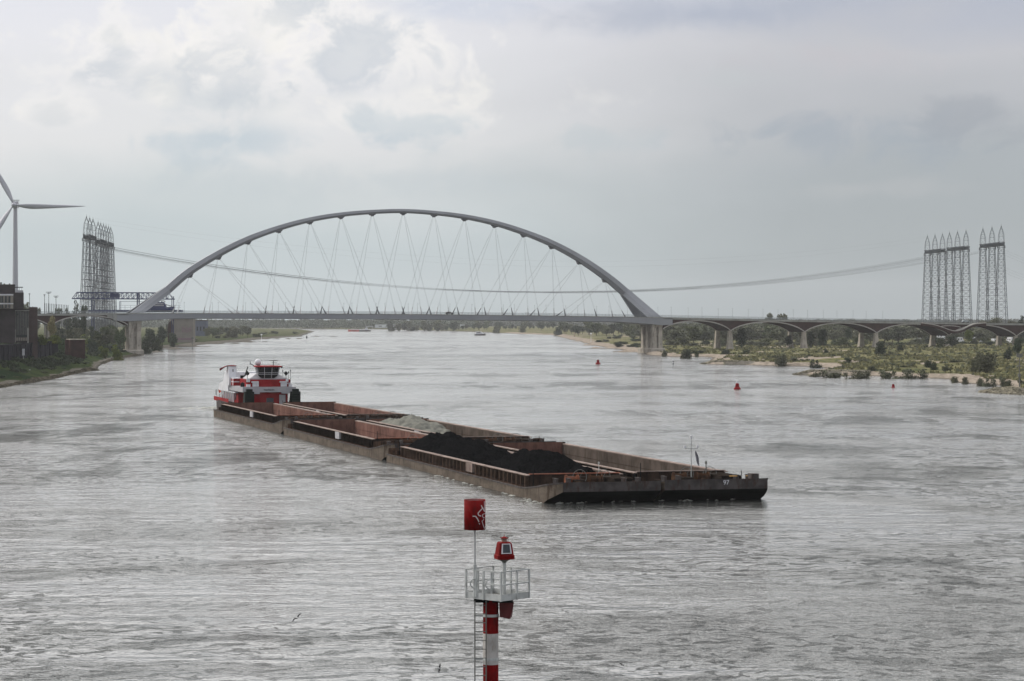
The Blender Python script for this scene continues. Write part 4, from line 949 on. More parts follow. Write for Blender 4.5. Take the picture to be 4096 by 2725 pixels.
# ---------------------------------------------------------------- pusher
def pusher():
    o = empty('pusher_tug', C(-231.6, 11.3), ANG, 'red and white pusher tug with a dark windowed wheelhouse behind the barges', 'tug')
    W2 = 5.9
    mb = MB(); st = [(-38.5,4.2,1.0),(-37,5.2,0.2),(-30,W2,-1),(-4,W2,-1),(-0.4,W2,-1)]
    mb.loft([[(x,-w,b),(x,w,b),(x,w+0.1,1.9 if x > -30 else 2.2),(x,-w-0.1,1.9 if x > -30 else 2.2)] for x, w, b in st]); mb.build('hull', M['hullgrey'], o)
    mb = MB()
    for y in (-W2-0.05, W2+0.0): mb.box(-36, -16, min(y,y+0.08), max(y,y+0.08), 1.95, 2.75)
    mb.box(-38.45, -38.3, -4, 4, 2.2, 2.9); mb.build('bulwark', M['red'], o)
    # push knees
    for y in (-4.25, 4.75):
        mb = MB(); mb.loft([[(a,y-0.9,z),(0.0,y-0.9,z),(0.0,y+0.9,z),(a,y+0.9,z)] for z, a in ((0,-3),(1.9,-3.0),(4.3,-1.6),(4.6,-1.2))]); mb.box(-1.1, 0.04, y-0.6, y+0.6, 4.6, 5.1)
        for k in range(5): mb.box(0.0, 0.12, y-0.85, y+0.85, 2.0+k*0.5, 2.3+k*0.5)
        mb.build('push_knee', M['darkgreen'], o, bevel=0.05)
    mb = MB(); mb.box(-12, -3.0, -3.7, 3.7, 1.8, 4.5); mb.build('lower_deckhouse', M['red'], o)
    mb = MB(); mb.box(-2.998, -2.93, -0.5, 0.9, 2.3, 3.3); mb.build('window', M['lattice'], o)
    mb = MB(); mb.box(-2.99, -2.9, 2.0, 3.2, 2.0, 3.9); mb.build('door', M['greyw'], o); mb = MB(); mb.box(-2.99,-2.9,-3.6,-3.0,1.9,3.2); mb.build('door', M['greyw'], o)
    mb = MB(); mb.box(-30, -2.4, -5.2, 5.2, 4.42, 5.45); mb.box(-3.0,-2.41,-3.9,-1.9,4.1,4.42); mb.box(-3.0,-2.41,2.4,4.2,4.15,4.42); bd = mb.build('name_band', M['greyw'], o)
    text_mesh('Veerhaven', 0.50, 'name_lettering', M['black'], bd, (-2.37, -0.1, 4.75), (0,1,0), (0,0,1))
    mb = MB(); mb.box(-13, -3.2, -4.2, 4.2, 5.45, 6.85); up = mb.build('upper_deckhouse', M['red'], o)
    mb = MB()
    for y in (-2.6, 2.9): mb.box(-3.19, -2.9, y-0.6, y+0.6, 5.5, 6.5); mb.box(-3.19,-2.7,y-0.8,y+0.5,6.25,6.55)
    for y in (-4.0, 4.2): mb.box(-3.6, -2.8, y-0.35, y+0.35, 5.46, 5.95)
    mb.box(-3.19, -3.05, 3.4, 4.3, 6.05, 6.2); mb.box(-3.5,-3.0,-4.3,-3.7,6.4,7.1); mb.box(-3.5,-3.0,3.3,3.8,6.4,7.0)
    mb.build('equipment_box', M['white'], o)
    # wheelhouse
    y0 = 0.0
    mb = MB(); mb.loft([[(x,y0-w,z),(x,y0+w,z),(-14.5,y0+w,z),(-14.5,y0-w,z)] for x, w, z in ((-4.2,3.6,6.85),(-4.2,3.5,7.05),(-5.2,2.3,7.8),(-5.4,2.2,7.85))]); wb_ = mb.build('wheelhouse_base', M['greyw'], o)
    mb = MB()
    mb.loft([[(x,y0-w,z),(x,y0+w,z),(-8.6,y0+w*0.75,z),(-8.6,y0-w*0.75,z)] for x, w, z in ((-4.15,1.2,7.07),(-4.12,1.75,7.45),(-4.0,2.05,7.9),(-3.8,2.25,9.2))]); gl = mb.build('wheelhouse_glazing', M['glass'], o)
    mb = MB()
    for y in (-2.1, -0.75, 0.75, 2.1):
        mb.bar((-3.77,y0+y,9.2), (-3.97,y0+y*0.93,7.9), 0.05)
        if abs(y) < 1: mb.bar((-3.97,y0+y*0.95,7.9), (-4.10,y0+y*0.9,7.1), 0.045)
    for z, x, w in ((8.15,-3.92,2.05),(7.85,-3.97,2.0)): mb.bar((x,y0-w,z), (x,y0+w,z), 0.04)
    mb.bar((-8.6,y0-1.72,9.2), (-8.6,y0-1.6,7.9), 0.08)
    mb.build('window_frame', M['white'], gl)
    mb = MB(); mb.loft([[(x,y0-w,z),(x,y0+w,z),(-9.2,y0+w*0.8,z),(-9.2,y0-w*0.8,z)] for x, w, z in ((-3.7,2.35,9.2),(-3.4,2.6,9.3),(-3.4,2.6,9.42),(-3.8,2.4,9.5))]); mb.build('wheelhouse_roof', M['red'], o)
    mb = MB(); mb.lathe((-5.5,y0-1.75,9.5), [(0.25,-0.1),(0.22,0.12),(0.48,0.2),(0.64,0.6),(0.55,1.0),(0.32,1.25),(0.04,1.33)], 14); mb.build('radome', M['white'], o, smooth=True)
    mb = MB(); mb.tube((-6.5,y0-2.4,9.5), (-6.5,y0-3.1,9.9), 0.07, None, 5); mb.tube((-6.5,y0-3.1,9.7), (-6.5,y0-3.1,10.4), 0.05, None, 5); mb.tube((-6,y0-1.3,9.5), (-6,y0-2.0,10.1), 0.10, None, 5)
    mb.tube((-5.6,y0+1.3,9.5), (-5.6,y0+1.3,10.4), 0.07, None, 6); mb.box(-5.75,-5.45,y0+0.5,y0+2.1,10.4,10.5); mb.box(-5.75,-5.45,y0+0.9,y0+2.0,10.0,10.08)
    mb.bar((-5,y0-2.3,9.72), (-5,y0+2.3,9.72), 0.03); mb.tube((-5,y0+2.3,9.55), (-5,y0+2.3,10.0), 0.03, None, 5); mb.lathe((-4.4,y0+2.75,9.05), [(0.1,0),(0.2,0.1),(0.2,0.25),(0.05,0.35)], 8)
    mb.build('radar_mast', M['black'], o)
    # left-hand funnel block with red flared cap and link rail, a twin further across
    for y in (-5.0, 5.0):
        mb = MB(); mb.loft([[(x0,y-0.75,z),(x0,y+0.75,z),(x1,y+0.75,z),(x1,y-0.75,z)] for x0, x1, z in ((-16.5,-20.5,5.4),(-16.6,-20,6.9),(-17.2,-19,9.2))] if y < 0 else [[(x0,y-0.5,z),(x0,y+0.5,z),(x1,y+0.5,z),(x1,y-0.5,z)] for x0, x1, z in ((-24.5,-26.5,5.4),(-24.6,-26,5.9),(-24.8,-25.6,6.6))])
        fn = mb.build('funnel', M['white'], o)
        if y < 0:
            mb = MB(); mb.loft([[(-17.1,y-0.8,9.2),(-17.1,y+0.8,9.2),(-19.2,y+0.8,9.2),(-19.2,y-0.8,9.2)],[(-17.0,y-0.95,9.38),(-17.0,y+0.9,9.38),(-21.2,y+0.9,9.36),(-21.2,y-1.0,9.0)]]); mb.add([(-17.5,y-0.9,9.35),(-19,y-2.3,8.7),(-20.2,y-2.0,8.2),(-20.5,y-0.9,9.2)], [(0,1,2,3),(3,2,1,0)]); mb.build('funnel_cap', M['red'], fn)
            mb = MB(); mb.box(-17.1,-16.9,y+0.05,y+0.2,8.1,8.6); mb.build('vent', M['black'], fn)
    mb = MB(); mb.bar((-16.9,-4.6,9.42), (-9,-3.0,9.5), 0.05); mb.bar((-16.9,-4.2,9.3), (-16.9,-4.2,7), 0.05); mb.build('link_rail', M['white'], o)
    mb = MB(); mb.box(-24, -13, -5.3, -3.9, 5.45, 6.9); sb = mb.build('stripe_house', M['red'], o)
    mb = MB()
    mb.box(-24.02, -12.95, -5.34, -3.85, 6.12, 6.3); mb.box(-24.02,-12.95,-5.34,-3.85,6.8,6.95)
    mb.box(-14.5,-13.8,-5.35,-5.25,5.5,6.8)
    mb.build('white_stripe', M['white'], sb)
    mb = MB(); mb.loft([[(x0,-5.4,z),(x0,5.0,z),(x1,5.0,z),(x1,-5.4,z)] for x0, x1, z in ((-20,-33,4.1),(-20,-32,5.5),(-20.5,-27,6.0),(-21,-24,8.0))]); mb.build('aft_house', M['white'], o)
    mb = MB(); mb.box(-31, -12, -4.6, 4.6, 1.8, 4.1); ah = mb.build('main_deckhouse', M['red'], o)
    mb = MB()
    for k in range(7): x = -30+k*2.6; mb.box(x-0.3, x+0.3, -5.3, -5.1, 2.2, 4.3)
    mb.box(-31, -12, -5.3, -4.61, 4.0, 4.2); mb.build('side_column', M['white'], ah)
    mb = MB()
    for k in range(6): x = -28.7+k*2.6; mb.box(x-0.7, x+0.7, -4.68, -4.603, 2.6, 3.7)
    mb.build('side_window', M['glass'], ah)
    mb = MB(); mb.tube((-27,-4.6,5.6), (-24.5,-4.9,8.3), 0.38, 0.15, 5); mb.tube((-27.0,-4.9,5.4), (-27,-4.9,6.0), 0.5, None, 8); mb.build('deck_crane', mat('crane_red', lin(140,52,34), 0.6, 0.3, 1.0), o)
    mb = MB()
    mb.tube((-13.5,-3.2,6.9), (-12.5,-2.6,9.2), 0.13, 0.09, 6); mb.cbox((-13.5,-3.3,7.1), (1.1,1.2,0.7)); mb.lathe((-5,-3.9,6.9), [(0.05,0),(0.05,0.7),(0.35,0.9),(0.42,1.15),(0.2,1.4),(0.05,1.6)], 8)
    mb.lathe((-4,3.5,6.9), [(0.05,0),(0.05,0.7),(0.35,0.95),(0.38,1.2),(0.2,1.45),(0.02,1.5)], 8); mb.lathe((-4.0,3.6,6.3), [(0.35,0),(0.4,0.4),(0.2,0.7),(0.02,0.8)], 8)
    for x, y, h_ in ((-5,4.2,8.1),(-7,4.9,8.4),(-28,-5.2,5.6),(-34,-5,4.2),(-5,6.1,4.4),(-14,4.6,8.2)): mb.tube((x,y,2), (x,y,h_), 0.035, None, 5); mb.lathe((x,y,h_-0.1), [(0.02,0),(0.12,0.1),(0.1,0.3),(0.02,0.4)], 6)
    mb.build('searchlight_and_posts', M['black'], o)
    mb = MB(); mb.lathe((-4,-4.0,6.2), [(0.3,0),(0.35,0.4),(0.2,0.7),(0.02,0.75)], 8); mb.lathe((-4,-5.0,5.45), [(0.4,0),(0.4,0.7),(0.1,0.9)], 8); mb.build('capstan', M['black'], o)
    mb = MB()
    for y in (-5.85, 5.85):
        mb = MB()
        for z in (2.6, 3.1): mb.bar((-38,y*0.85,z+0.3), (-31,y,z), 0.03)
        for k in range(6): mb.bar((-37.5+k*1.2,y*0.9,2.0), (-37.5+k*1.2,y*0.9,3.2), 0.03)
        mb.build('stern_rail', M['galv'], o)
    mb = MB()
    mb.ring((-35.5,-5.5,3.6), 0.6, 0.06, 'y', 14); mb.build('hoop', M['lattice'], o); mb = MB(); mb.bar((-33,-5.9,4.3), (-31,-5.9,1.8), 0.07)
    mb.build('davit', M['galv'], o)
    mb = MB(); mb.tube((-38.4,-3.8,2.2), (-39.4,-3.8,4.6), 0.04, None, 5); fs = mb.build('ensign_staff', M['white'], o)
    mb = MB(); mb.add([(-39.2,-3.8,4.4),(-40.2,-4.4,4.0),(-40.0,-4.3,3.2),(-38.95,-3.8,3.6)], [(0,1,2,3)]); mb.build('ensign', mat('ensign_red', lin(190,70,50), 0.8, 0.3, 2.0), fs)
    return o
pusher()
# churned water behind and beside the pusher
def foam_patch():
    mb = MB()
    for k in range(90):
        t = random.random()**1.3; u = -270.5-11*t; v = 9.5+random.gauss(0, 2.6+2*t); w = random.uniform(0.2, 0.9)*(1-0.5*t)
        x, y, _ = C(u, v); z0 = 0.02+0.002*k/26
        pts = []
        for i in range(7): a = 2*math.pi*i/7; r = w*random.uniform(0.6, 1.2); pts.append((x+r*1.7*math.cos(a), y+r*math.sin(a), z0))
        mb.add([(x, y, z0+random.uniform(0.1, 0.45)*(1-0.6*t))]+pts, [(0, 1+i, 1+(i+1) % 7) for i in range(7)])
    tag(mb.build('wake_foam', M['foam']), 'white churned foam at the stern of the pusher', 'foam', kind='stuff')
foam_patch()
def bow_foam():
    mb = MB(); r = random.Random(4)
    for k in range(70):
        if k < 30: u, v = r.uniform(-0.2, 1.6), r.uniform(-0.6, 23.4)
        elif k < 58: u, v = -r.random()**1.2*45, -r.uniform(0.1, 0.5)
        else: u, v = r.uniform(-4, 1), -r.uniform(0.1, 1.4)
        x, y, _ = C(u, v); w = r.uniform(0.05, 0.20); pts = []
        for i in range(6): a = 2*math.pi*i/6; q = w*r.uniform(0.6, 1.3); pts.append((x+q*1.8*math.cos(a), y+q*math.sin(a), 0.015))
        mb.add([(x, y, r.uniform(0.04, 0.14))]+pts, [(0, 1+i, 1+(i+1) % 6) for i in range(6)])
    tag(mb.build('bow_foam', M['foam']), 'flecks of foam along the bows and near side of the convoy', 'foam', kind='stuff')
bow_foam()
# ================================================================ river beacon in the foreground
def beacon():
    Yb = 115.0; k = Yb/F; X = (1963-CX)*k
    o = empty('river_beacon', (X, Yb, 0), 0, 'red and white banded beacon pile with a railed platform and red can topmark', 'beacon')
    zz = lambda py: H+(HY-py)*k
    xx = lambda px: (px-CX)*k-X
    r = 0.36
    for a, b, m in ((-2,0.85,'beaconw'),(0.85,zz(2657),'redb'),(zz(2657),zz(2533),'beaconw'),(zz(2533),zz(2393),'redb')):
        mb = MB(); mb.tube((0,0,a), (0,0,b), r, None, 28, True); mb.build('pile_band', M[m], o)
    mb = MB()
    for py in (2461, 2635): mb = MB(); mb.tube((0,0,zz(py)-0.06), (0,0,zz(py)+0.06), r+0.02, None, 28); mb.box(-r-0.42,-r+0.1,-0.1,0.0,zz(py)-0.05,zz(py)+0.03); mb.build('pile_clamp', M['galv'], o)
    zf = zz(2387)+0.04
    mb = MB(); mb.box(xx(1896), xx(2052), -0.35, 0.35, zf-0.28, zf-0.1); mb.build('bracket', M['black'], o)
    # platform: a square standing on its corner to the camera
    cx = xx(1990); Cn = [(cx+0.17,-1.46),(cx+1.46,-0.02),(cx-0.22,1.46),(cx-1.46,0.0)]   # front, right, back, left
    mb = MB(); mb.loft([[(x,y,zf-0.10) for x, y in Cn], [(x,y,zf-0.02) for x, y in Cn]]); mb.build('grating_floor', M['galvd'], o)
    toe = MB(); rail = MB(); post = MB()
    for i in range(4):
        a, b = Vector(Cn[i]), Vector(Cn[(i+1) % 4]); d = (b-a).normalized(); ang = math.atan2(d.y, d.x); L = (b-a).length; m = (a+b)/2
        toe.cbox((m.x,m.y,zf+0.05), (L-0.04,0.02,0.30), ang)
        for z in (0.64, 1.24):
            if i == 2:   # gap at the ladder side: rail still continuous along the top
                pass
            rail.cbox((m.x,m.y,zf+z), (L,0.065,0.06), ang)
        for t in (0.0, 0.5 if i % 2 else 0.56):
            p = a.lerp(b, t); post.cbox((p.x,p.y,zf+0.57), (0.085,0.085,1.36), ang)
    toe.build('toe_board', M['galv'], o); rail.build('guard_rail', M['galv'], o); post.build('rail_post', M['galv'], o)
    mb = MB(); 
    for px, y in ((1906,-0.45),(1967,-0.85)): mb = MB(); mb.tube((xx(px),y,zf), (xx(px),y,zf+1.24), 0.055, None, 8); mb.ring((xx(px)-0.06,y,zf+0.62), 0.22, 0.03, 'y', 10, math.pi/2, 3*math.pi/2); mb.build('gate_post', M['galv'], o)
    # topmark
    mb = MB(); xt = xx(1900); mb.tube((xt,-0.35,zf), (xt,-0.35,zz(2255)), 0.085, None, 10); mb.tube((xt,-0.35,zz(2255)), (xt,-0.35,zz(2000)), 0.045, None, 8); tp = mb.build('topmark_pole', M['galv'], o)
    ct = xx(1899.5); rc = 0.495; z0, z1 = zz(2116), zz(1996)
    mb = MB(); n = 36; vs = []
    for rr, (a, b) in ((rc, (z0, z1)), (rc-0.015, (z0, z1))):
        for z in (a, b):
            for i in range(n): t = 2*math.pi*i/n; vs.append((ct+rr*math.cos(t), -0.35+rr*math.sin(t), z))
    fs = [(i,(i+1)%n,n+(i+1)%n,n+i) for i in range(n)]+[(2*n+i,3*n+i,3*n+(i+1)%n,2*n+(i+1)%n) for i in range(n)]+[(n+i,n+(i+1)%n,3*n+(i+1)%n,3*n+i) for i in range(n)]+[(i,2*n+i,2*n+(i+1)%n,(i+1)%n) for i in range(n)]
    mb.add(vs, fs); cn = mb.build('can_topmark', M['redb'], o)
    for p in cn.data.polygons: p.use_smooth = abs(p.normal.z) < 0.5
    mb = MB(); mb.bar((ct-rc+0.02,-0.35,z0+0.03), (ct+rc-0.02,-0.35,z0+0.03), 0.02); mb.bar((ct,-0.35-rc+0.02,z0+0.03), (ct,-0.35+rc-0.02,z0+0.03), 0.02); mb.bar((ct-rc+0.02,-0.35,z1-0.03), (ct+rc-0.02,-0.35,z1-0.03), 0.02); mb.build('topmark_spider', M['galv'], cn)
    # graffiti strokes: thin ribbons standing 4 mm off the can
    def on(px, py):
        t = max(-0.985, min(0.985, (px-1899.5)*k/rc)); a = math.asin(t); return (ct+(rc+0.006)*math.sin(a), -0.35-(rc+0.006)*math.cos(a), zz(py))
    Z = lambda x, y: (1700+x/2.0236, 1950+y/2.0236)
    mb = MB()
    for pts, wd in (([(457,135),(466,160),(447,180),(430,198),(436,215),(455,222)],3.4),([(466,150),(476,175),(484,190)],3.0),([(480,105),(484,190)],2.0),([(388,222),(412,222),(428,245),(438,268)],3.6),([(440,280),(444,288)],3.4),([(486,205),(468,208),(466,225),(476,240),(485,235)],2.2),([(478,250),(462,262),(470,290),(482,325)],1.8)):
        P = [Z(*p) for p in pts]
        for (a, b), (c, d) in zip(P[:-1], P[1:]):
            L = math.hypot(c-a, d-b); nx, ny = -(d-b)/L*wd/2, (c-a)/L*wd/2; m_ = max(1, int(L/3))
            for q in range(m_):
                x0, y0, x1, y1 = a+(c-a)*q/m_, b+(d-b)*q/m_, a+(c-a)*(q+1)/m_, b+(d-b)*(q+1)/m_
                mb.add([on(x0+nx,y0+ny), on(x1+nx,y1+ny), on(x1-nx,y1-ny), on(x0-nx,y0-ny)], [(0,1,2,3)])
    mb.build('graffiti', mat('graffiti_white', lin(205,196,196), 0.8, 0.1), cn)
    # lantern
    lx, ly = xx(2017), 0.1
    mb = MB(); mb.tube((lx,ly,zf), (lx,ly,zz(2250)), 0.085, None, 12); mb.build('lantern_post', M['galv'], o)
    mb = MB(); mb.lathe((lx,ly,zz(2253)), [(0.09,0),(0.10,0.05),(0.27,0.16)], 16); mb.build('lantern_cone', M['galvd'], o)
    def sq(h, w, rot=R(17)):
        c, s = math.cos(rot), math.sin(rot); out = []; ch = w*0.82
        for a, b in ((-ch,-w),(ch,-w),(w,-ch),(w,ch),(ch,w),(-ch,w),(-w,ch),(-w,-ch)): out.append((lx+a*c-b*s, ly+a*s+b*c, h))
        return out
    mb = MB(); mb.loft([sq(zz(2237),0.40), sq(zz(2221),0.405), sq(zz(2219),0.37), sq(zz(2172),0.285), sq(zz(2168),0.22)]); lt = mb.build('lantern_body', M['redb'], o)
    mb = MB(); mb.lathe((lx,ly,zz(2170)), [(0.15,0),(0.13,0.08),(0.12,0.14),(0.17,0.15),(0.17,0.18)], 16); mb.build('lens', mat('lens_tan', lin(120,84,70), 0.3, 0.3, 3.0), lt)
    mb = MB(); mb.lathe((lx,ly,zz(2154)), [(0.18,0),(0.06,0.07),(0.02,0.09)], 16)
    for q in range(10): a = q*math.pi/5; mb.bar((lx,ly,zz(2154)), (lx+0.21*math.cos(a), ly+0.21*math.sin(a), zz(2154)+0.02), 0.012)
    mb.tube((lx,ly,zz(2154)), (lx,ly,zz(2138)), 0.012, None, 5); mb.build('bird_spikes', M['redb'], lt)
    for rt, nm in ((R(17), 0), (R(17)+math.pi/2, 1)):
        c, s = math.cos(rt), math.sin(rt)
        def Q(a, t, off):  # a across, t 0..1 up the face
            w = 0.37+(0.285-0.37)*t+off; z = zz(2219)+(zz(2172)-zz(2219))*t; b = -w; return (lx+a*c-b*s, ly+a*s+b*c, z)
        mb = MB(); mb.hexa([Q(-0.25,0.12,0.004),Q(0.25,0.12,0.004),Q(0.20,0.96,0.004),Q(-0.20,0.96,0.004),Q(-0.25,0.12,0.03),Q(0.25,0.12,0.03),Q(0.20,0.96,0.03),Q(-0.20,0.96,0.03)]); pf = mb.build('panel_frame', M['white'], lt)
        mb = MB(); mb.hexa([Q(-0.185,0.19,0.028),Q(0.185,0.19,0.028),Q(0.155,0.90,0.028),Q(-0.155,0.90,0.028),Q(-0.185,0.19,0.036),Q(0.185,0.19,0.036),Q(0.155,0.90,0.036),Q(-0.155,0.90,0.036)]); mb.build('solar_panel', M['panel'], pf)
    # dark red housing slung under the platform
    mb = MB(); a0, a1, b0, b1 = xx(1997), xx(2056), xx(1999), xx(2040)
    mb.loft([[(b0,-0.28,zz(2466)),(b1,-0.32,zz(2473)),(b1+0.1,0.25,zz(2468)),(b0,0.25,zz(2466))], [(a0,-0.36,zz(2409)),(a1,-0.36,zz(2409)),(a1,0.36,zz(2409)),(a0,0.36,zz(2409))]]); mb.build('equipment_housing', mat('dark_red', lin(92,20,22), 0.6, 0.2, 2.0), o)
    # ladder
    mb = MB(); x0, x1 = xx(1900), xx(1945)
    for x in (x0, x1): mb.tube((x,-0.42,-0.5), (x,-0.42,zz(2400)), 0.032, None, 8)
    ld = mb.build('ladder', M['galvd'], o)
    z = zz(2417); mb = MB()
    while z > -0.4: mb.tube((x0,-0.42,z), (x1,-0.42,z), 0.02, None, 6); z -= 0.407
    mb.build('rung', M['galvd'], ld); 
beacon()
# ================================================================ buoys, small beacons, boats, birds
def buoy(px, py, h, label, striped=False):
    x, y = G(px, py); o = empty('channel_buoy', (x, y, 0), 0, label, 'buoy')
    if not striped:
        mb = MB(); mb.lathe((0,0,-0.3), [(0.55*h/1.6,0),(0.62*h/1.6,0.15*h),(0.60*h/1.6,0.3*h),(0.42*h/1.6,0.34*h)], 16); mb.build('float', M['red'], o)
        mb = MB(); mb.loft([[(a*w,b*w*0.8,z) for a, b in ((-1,-1),(1,-1),(1,1),(-1,1))] for z, w in ((0.15*h,0.24*h),(0.62*h,0.17*h),(0.68*h,0.10*h))]); mb.build('tower', M['red'], o)
        mb = MB(); mb.lathe((0,0,0.68*h), [(0.07*h,0),(0.05*h,0.12*h),(0.08*h,0.14*h),(0.05*h,0.24*h),(0.02*h,0.3*h)], 10); mb.build('lantern', M['white'], o)
    else:
        mb = MB(); mb.lathe((0,0,-0.2), [(0.35*h,0),(0.42*h,0.2*h),(0.2*h,0.38*h)], 16); mb.build('float', M['red'], o)
        for i in range(5):
            mb = MB(); z0, z1 = h*(0.15+0.17*i), h*(0.15+0.17*(i+1)); r_ = lambda z: 0.24*h*(1-0.55*z/h); mb.lathe((0,0,0), [(r_(z0),z0),(r_(z1),z1)], 14); mb.build('band', M['red'] if i % 2 == 0 else M['white'], o)
buoy(2392, 1457, 2.7, 'red channel buoy with a white lantern, leftmost and farthest of the red buoys')
buoy(2949, 1558, 2.4, 'large red channel buoy with a white lantern in mid river right of the convoy')
buoy(3573, 1551, 1.45, 'small red and white striped cone buoy near the right bank')
def small_mark(px, py, h, label, kind):
    x, y = G(px, py, 0.4 if kind != 'water' else 0.0); o = empty('groyne_beacon', (x, y, hz(x, y) if kind != 'water' else 0), 0, label, 'beacon')
    if kind in ('white', 'tall'):
        mb = MB(); mb.tube((0,0,-0.3), (0,0,h), 0.16, 0.12, 8); mb.build('pole', M['white'] if kind == 'white' else M['galvd'], o)
        mb = MB(); mb.lathe((0,0,h), [(0.1,-0.2),(0.85,0.0),(0.7,0.4),(0.1,0.7)], 10) if kind == 'white' else mb.cbox((0,0,h), (1.5,0.3,1.0)); mb.build('topmark', M['white'] if kind == 'white' else M['galvd'], o)
        if kind == 'tall':
            mb = MB(); mb.cbox((0,0,h*0.66), (1.3,1.3,0.25)); mb.cbox((0,0,h*0.36),(0.7,0.5,0.8)); mb.build('platform', M['galvd'], o)
    elif kind == 'green':
        mb = MB(); mb.lathe((0,0,-0.2), [(0.9,0),(0.85,h*0.62),(0.5,h*0.66),(0.75,h*0.8),(0.6,h),(0.1,h*1.05)], 12); mb.build('tower', M['darkgreen'], o)
        mb = MB(); mb.tube((0,0,h), (0,0,h*1.7), 0.12, None, 6); mb.cbox((0,0,h*1.55), (0.9,0.9,0.7)); mb.build('lantern', M['galvd'], o)
    else:
        for i in range(4): mb = MB(); mb.tube((0,0,h*i/4-0.05), (0,0,h*(i+1)/4-0.05), 0.30-0.04*i, 0.27-0.04*i, 8); mb.build('band', M[('lattice','white')[i % 2] if kind != 'red' else ('galvd','red')[i % 2]], o)
for a in ((770,1396,10.0,'tall grey beacon pole with a box topmark on the second left groyne','tall'),(1046,1366,8.0,'white pole with a pale round top on a left groyne','white'),(1227,1352,5.2,'dark green beacon tower on the fifth left groyne','green'),(1302,1338,3.0,'squat pale beacon on the tip of the farthest left groyne','striped'),
          (2693,1457,1.9,'small striped marker pole standing in the water beyond the red buoys','water'),(2297,1352,4.0,'small red topped beacon on the farthest right groyne','red'),(2364,1372,6.5,'thin white beacon pole on the right groynes under the bridge','white'),(2340,1334,3.0,'tiny red marker on the far right beach','red'),(4078,1562,8.0,'thin grey pole on the stone groyne at the right edge','tall')): small_mark(*a)
def far_barge():
    x, y = G(1442, 1326.5); o = empty('cargo_barge', (x, y, 0), R(182), 'distant red and dark cargo barge with a white wheelhouse passing the left spit', 'boat')
    mb = MB(); mb.loft([[(u,-w,-0.5),(u,w,-0.5),(u,w,z),(u,-w,z)] for u, w, z in ((-16,3,2.0),(-12,4,2.2),(2,4,2.2))]); mb.build('after_hull', M['hullgrey'], o)
    mb = MB(); mb.loft([[(u,-w,-0.5),(u,w,-0.5),(u,w,z),(u,-w,z)] for u, w, z in ((2.01,4,2.6),(15,4,2.6),(19,1,2.8))]); mb.build('fore_hull', mat('faded_red', lin(178,84,80), 0.8, 0.2, 0.2), o)
    mb = MB(); mb.box(-11,-7,-2.5,2.5,2.2,5.8); mb.build('wheelhouse', M['white'], o)
    mb = MB(); mb.box(-19.5,-8,-1.5,1.5,7.6,8.3); mb.bar((-9,0,5.8),(-9,0,7.8),0.3); mb.bar((-18,0,2),(-18,0,7.8),0.2); mb.build('awning', M['white'], o)
far_barge()
def motor_vessel():
    x, y = G(1920, 1342); o = empty('motor_vessel', (x, y, 0), R(-8), 'small motor vessel with dark hull and white cabin beyond the bridge', 'boat')
    mb = MB(); mb.loft([[(u,-w*0.7,-0.4),(u,w*0.7,-0.4),(u,w,z),(u,-w,z)] for u, w, z in ((-6.3,1.6,1.3),(-3,2.0,1.4),(3,1.9,1.7),(5.5,0.9,2.1),(6.5,0.1,2.3))]); mb.build('hull', M['hullgrey'], o)
    mb = MB(); mb.loft([[(u,-1.5,1.3),(u,1.5,1.3),(u,1.2,z),(u,-1.2,z)] for u, z in ((-4.5,2.8),(-4,4.3),(1.2,4.3),(3.4,2.4))]); cb = mb.build('cabin', M['white'], o)
    mb = MB()
    for y_ in (-1.46, 1.4): mb.box(-3.6,0.8,y_-0.03,y_+0.09,3.0,3.7)
    mb.build('window', M['glass'], cb)
    mb = MB(); mb.tube((1.0,0,4.3),(1.0,0,7.4),0.1,0.06,6); mb.bar((0.2,0,6.4),(1.8,0,6.4),0.08); mb.box(-5.4,-2,-1.3,1.3,4.5,4.7); mb.build('mast', M['white'], o)
motor_vessel()
def gull(px, py, Y, sp, bank, label):
    p = Wp(px, py, Y); o = MB(); k = sp/2
    for sg in (-1, 1):
        pr = [(0,0,0.16*k),(0.45,0.22,0.14*k),(0.75,0.16,0.12*k),(1.0,0.02,0.03*k)]
        o.cur = 1
        o.loft([[(sg*a*k, -c, b*k-0.01), (sg*a*k, c, b*k-0.01), (sg*a*k, c*0.9, b*k+0.01), (sg*a*k, -c*0.9, b*k+0.01)] for a, b, c in pr])
    o.cur = 0; o.loft([[(r*math.cos(t*math.pi/4), y, r*math.sin(t*math.pi/4)) for t in range(8)] for y, r in ((-0.42*k,0.01),(-0.30*k,0.07*k),(0,0.13*k),(0.25*k,0.07*k),(0.5*k,0.015))])
    g = o.build('gull', [M['birdw'], M['birdd']]); g.location = p; g.rotation_euler = bank; tag(g, label, 'bird')
gull(1189, 2472, 122, 0.62, (R(10), R(-38), R(25)), 'gull gliding low over the water left of the beacon with both wings raised')
gull(1758, 2674, 112, 0.5, (R(10), R(-50), R(80)), 'small gull banking over the water beside the beacon ladder')
gull(2486, 2660, 118, 0.45, (R(20), R(20), R(60)), 'small pale gull just above the water right of the beacon')
gull(119, 1480, 700, 1.4, (0, R(-40), R(70)), 'white bird over the grassy left bank')
gull(2756, 1521, 760, 1.3, (0, R(10), R(20)), 'white gull over the water between the red buoys')
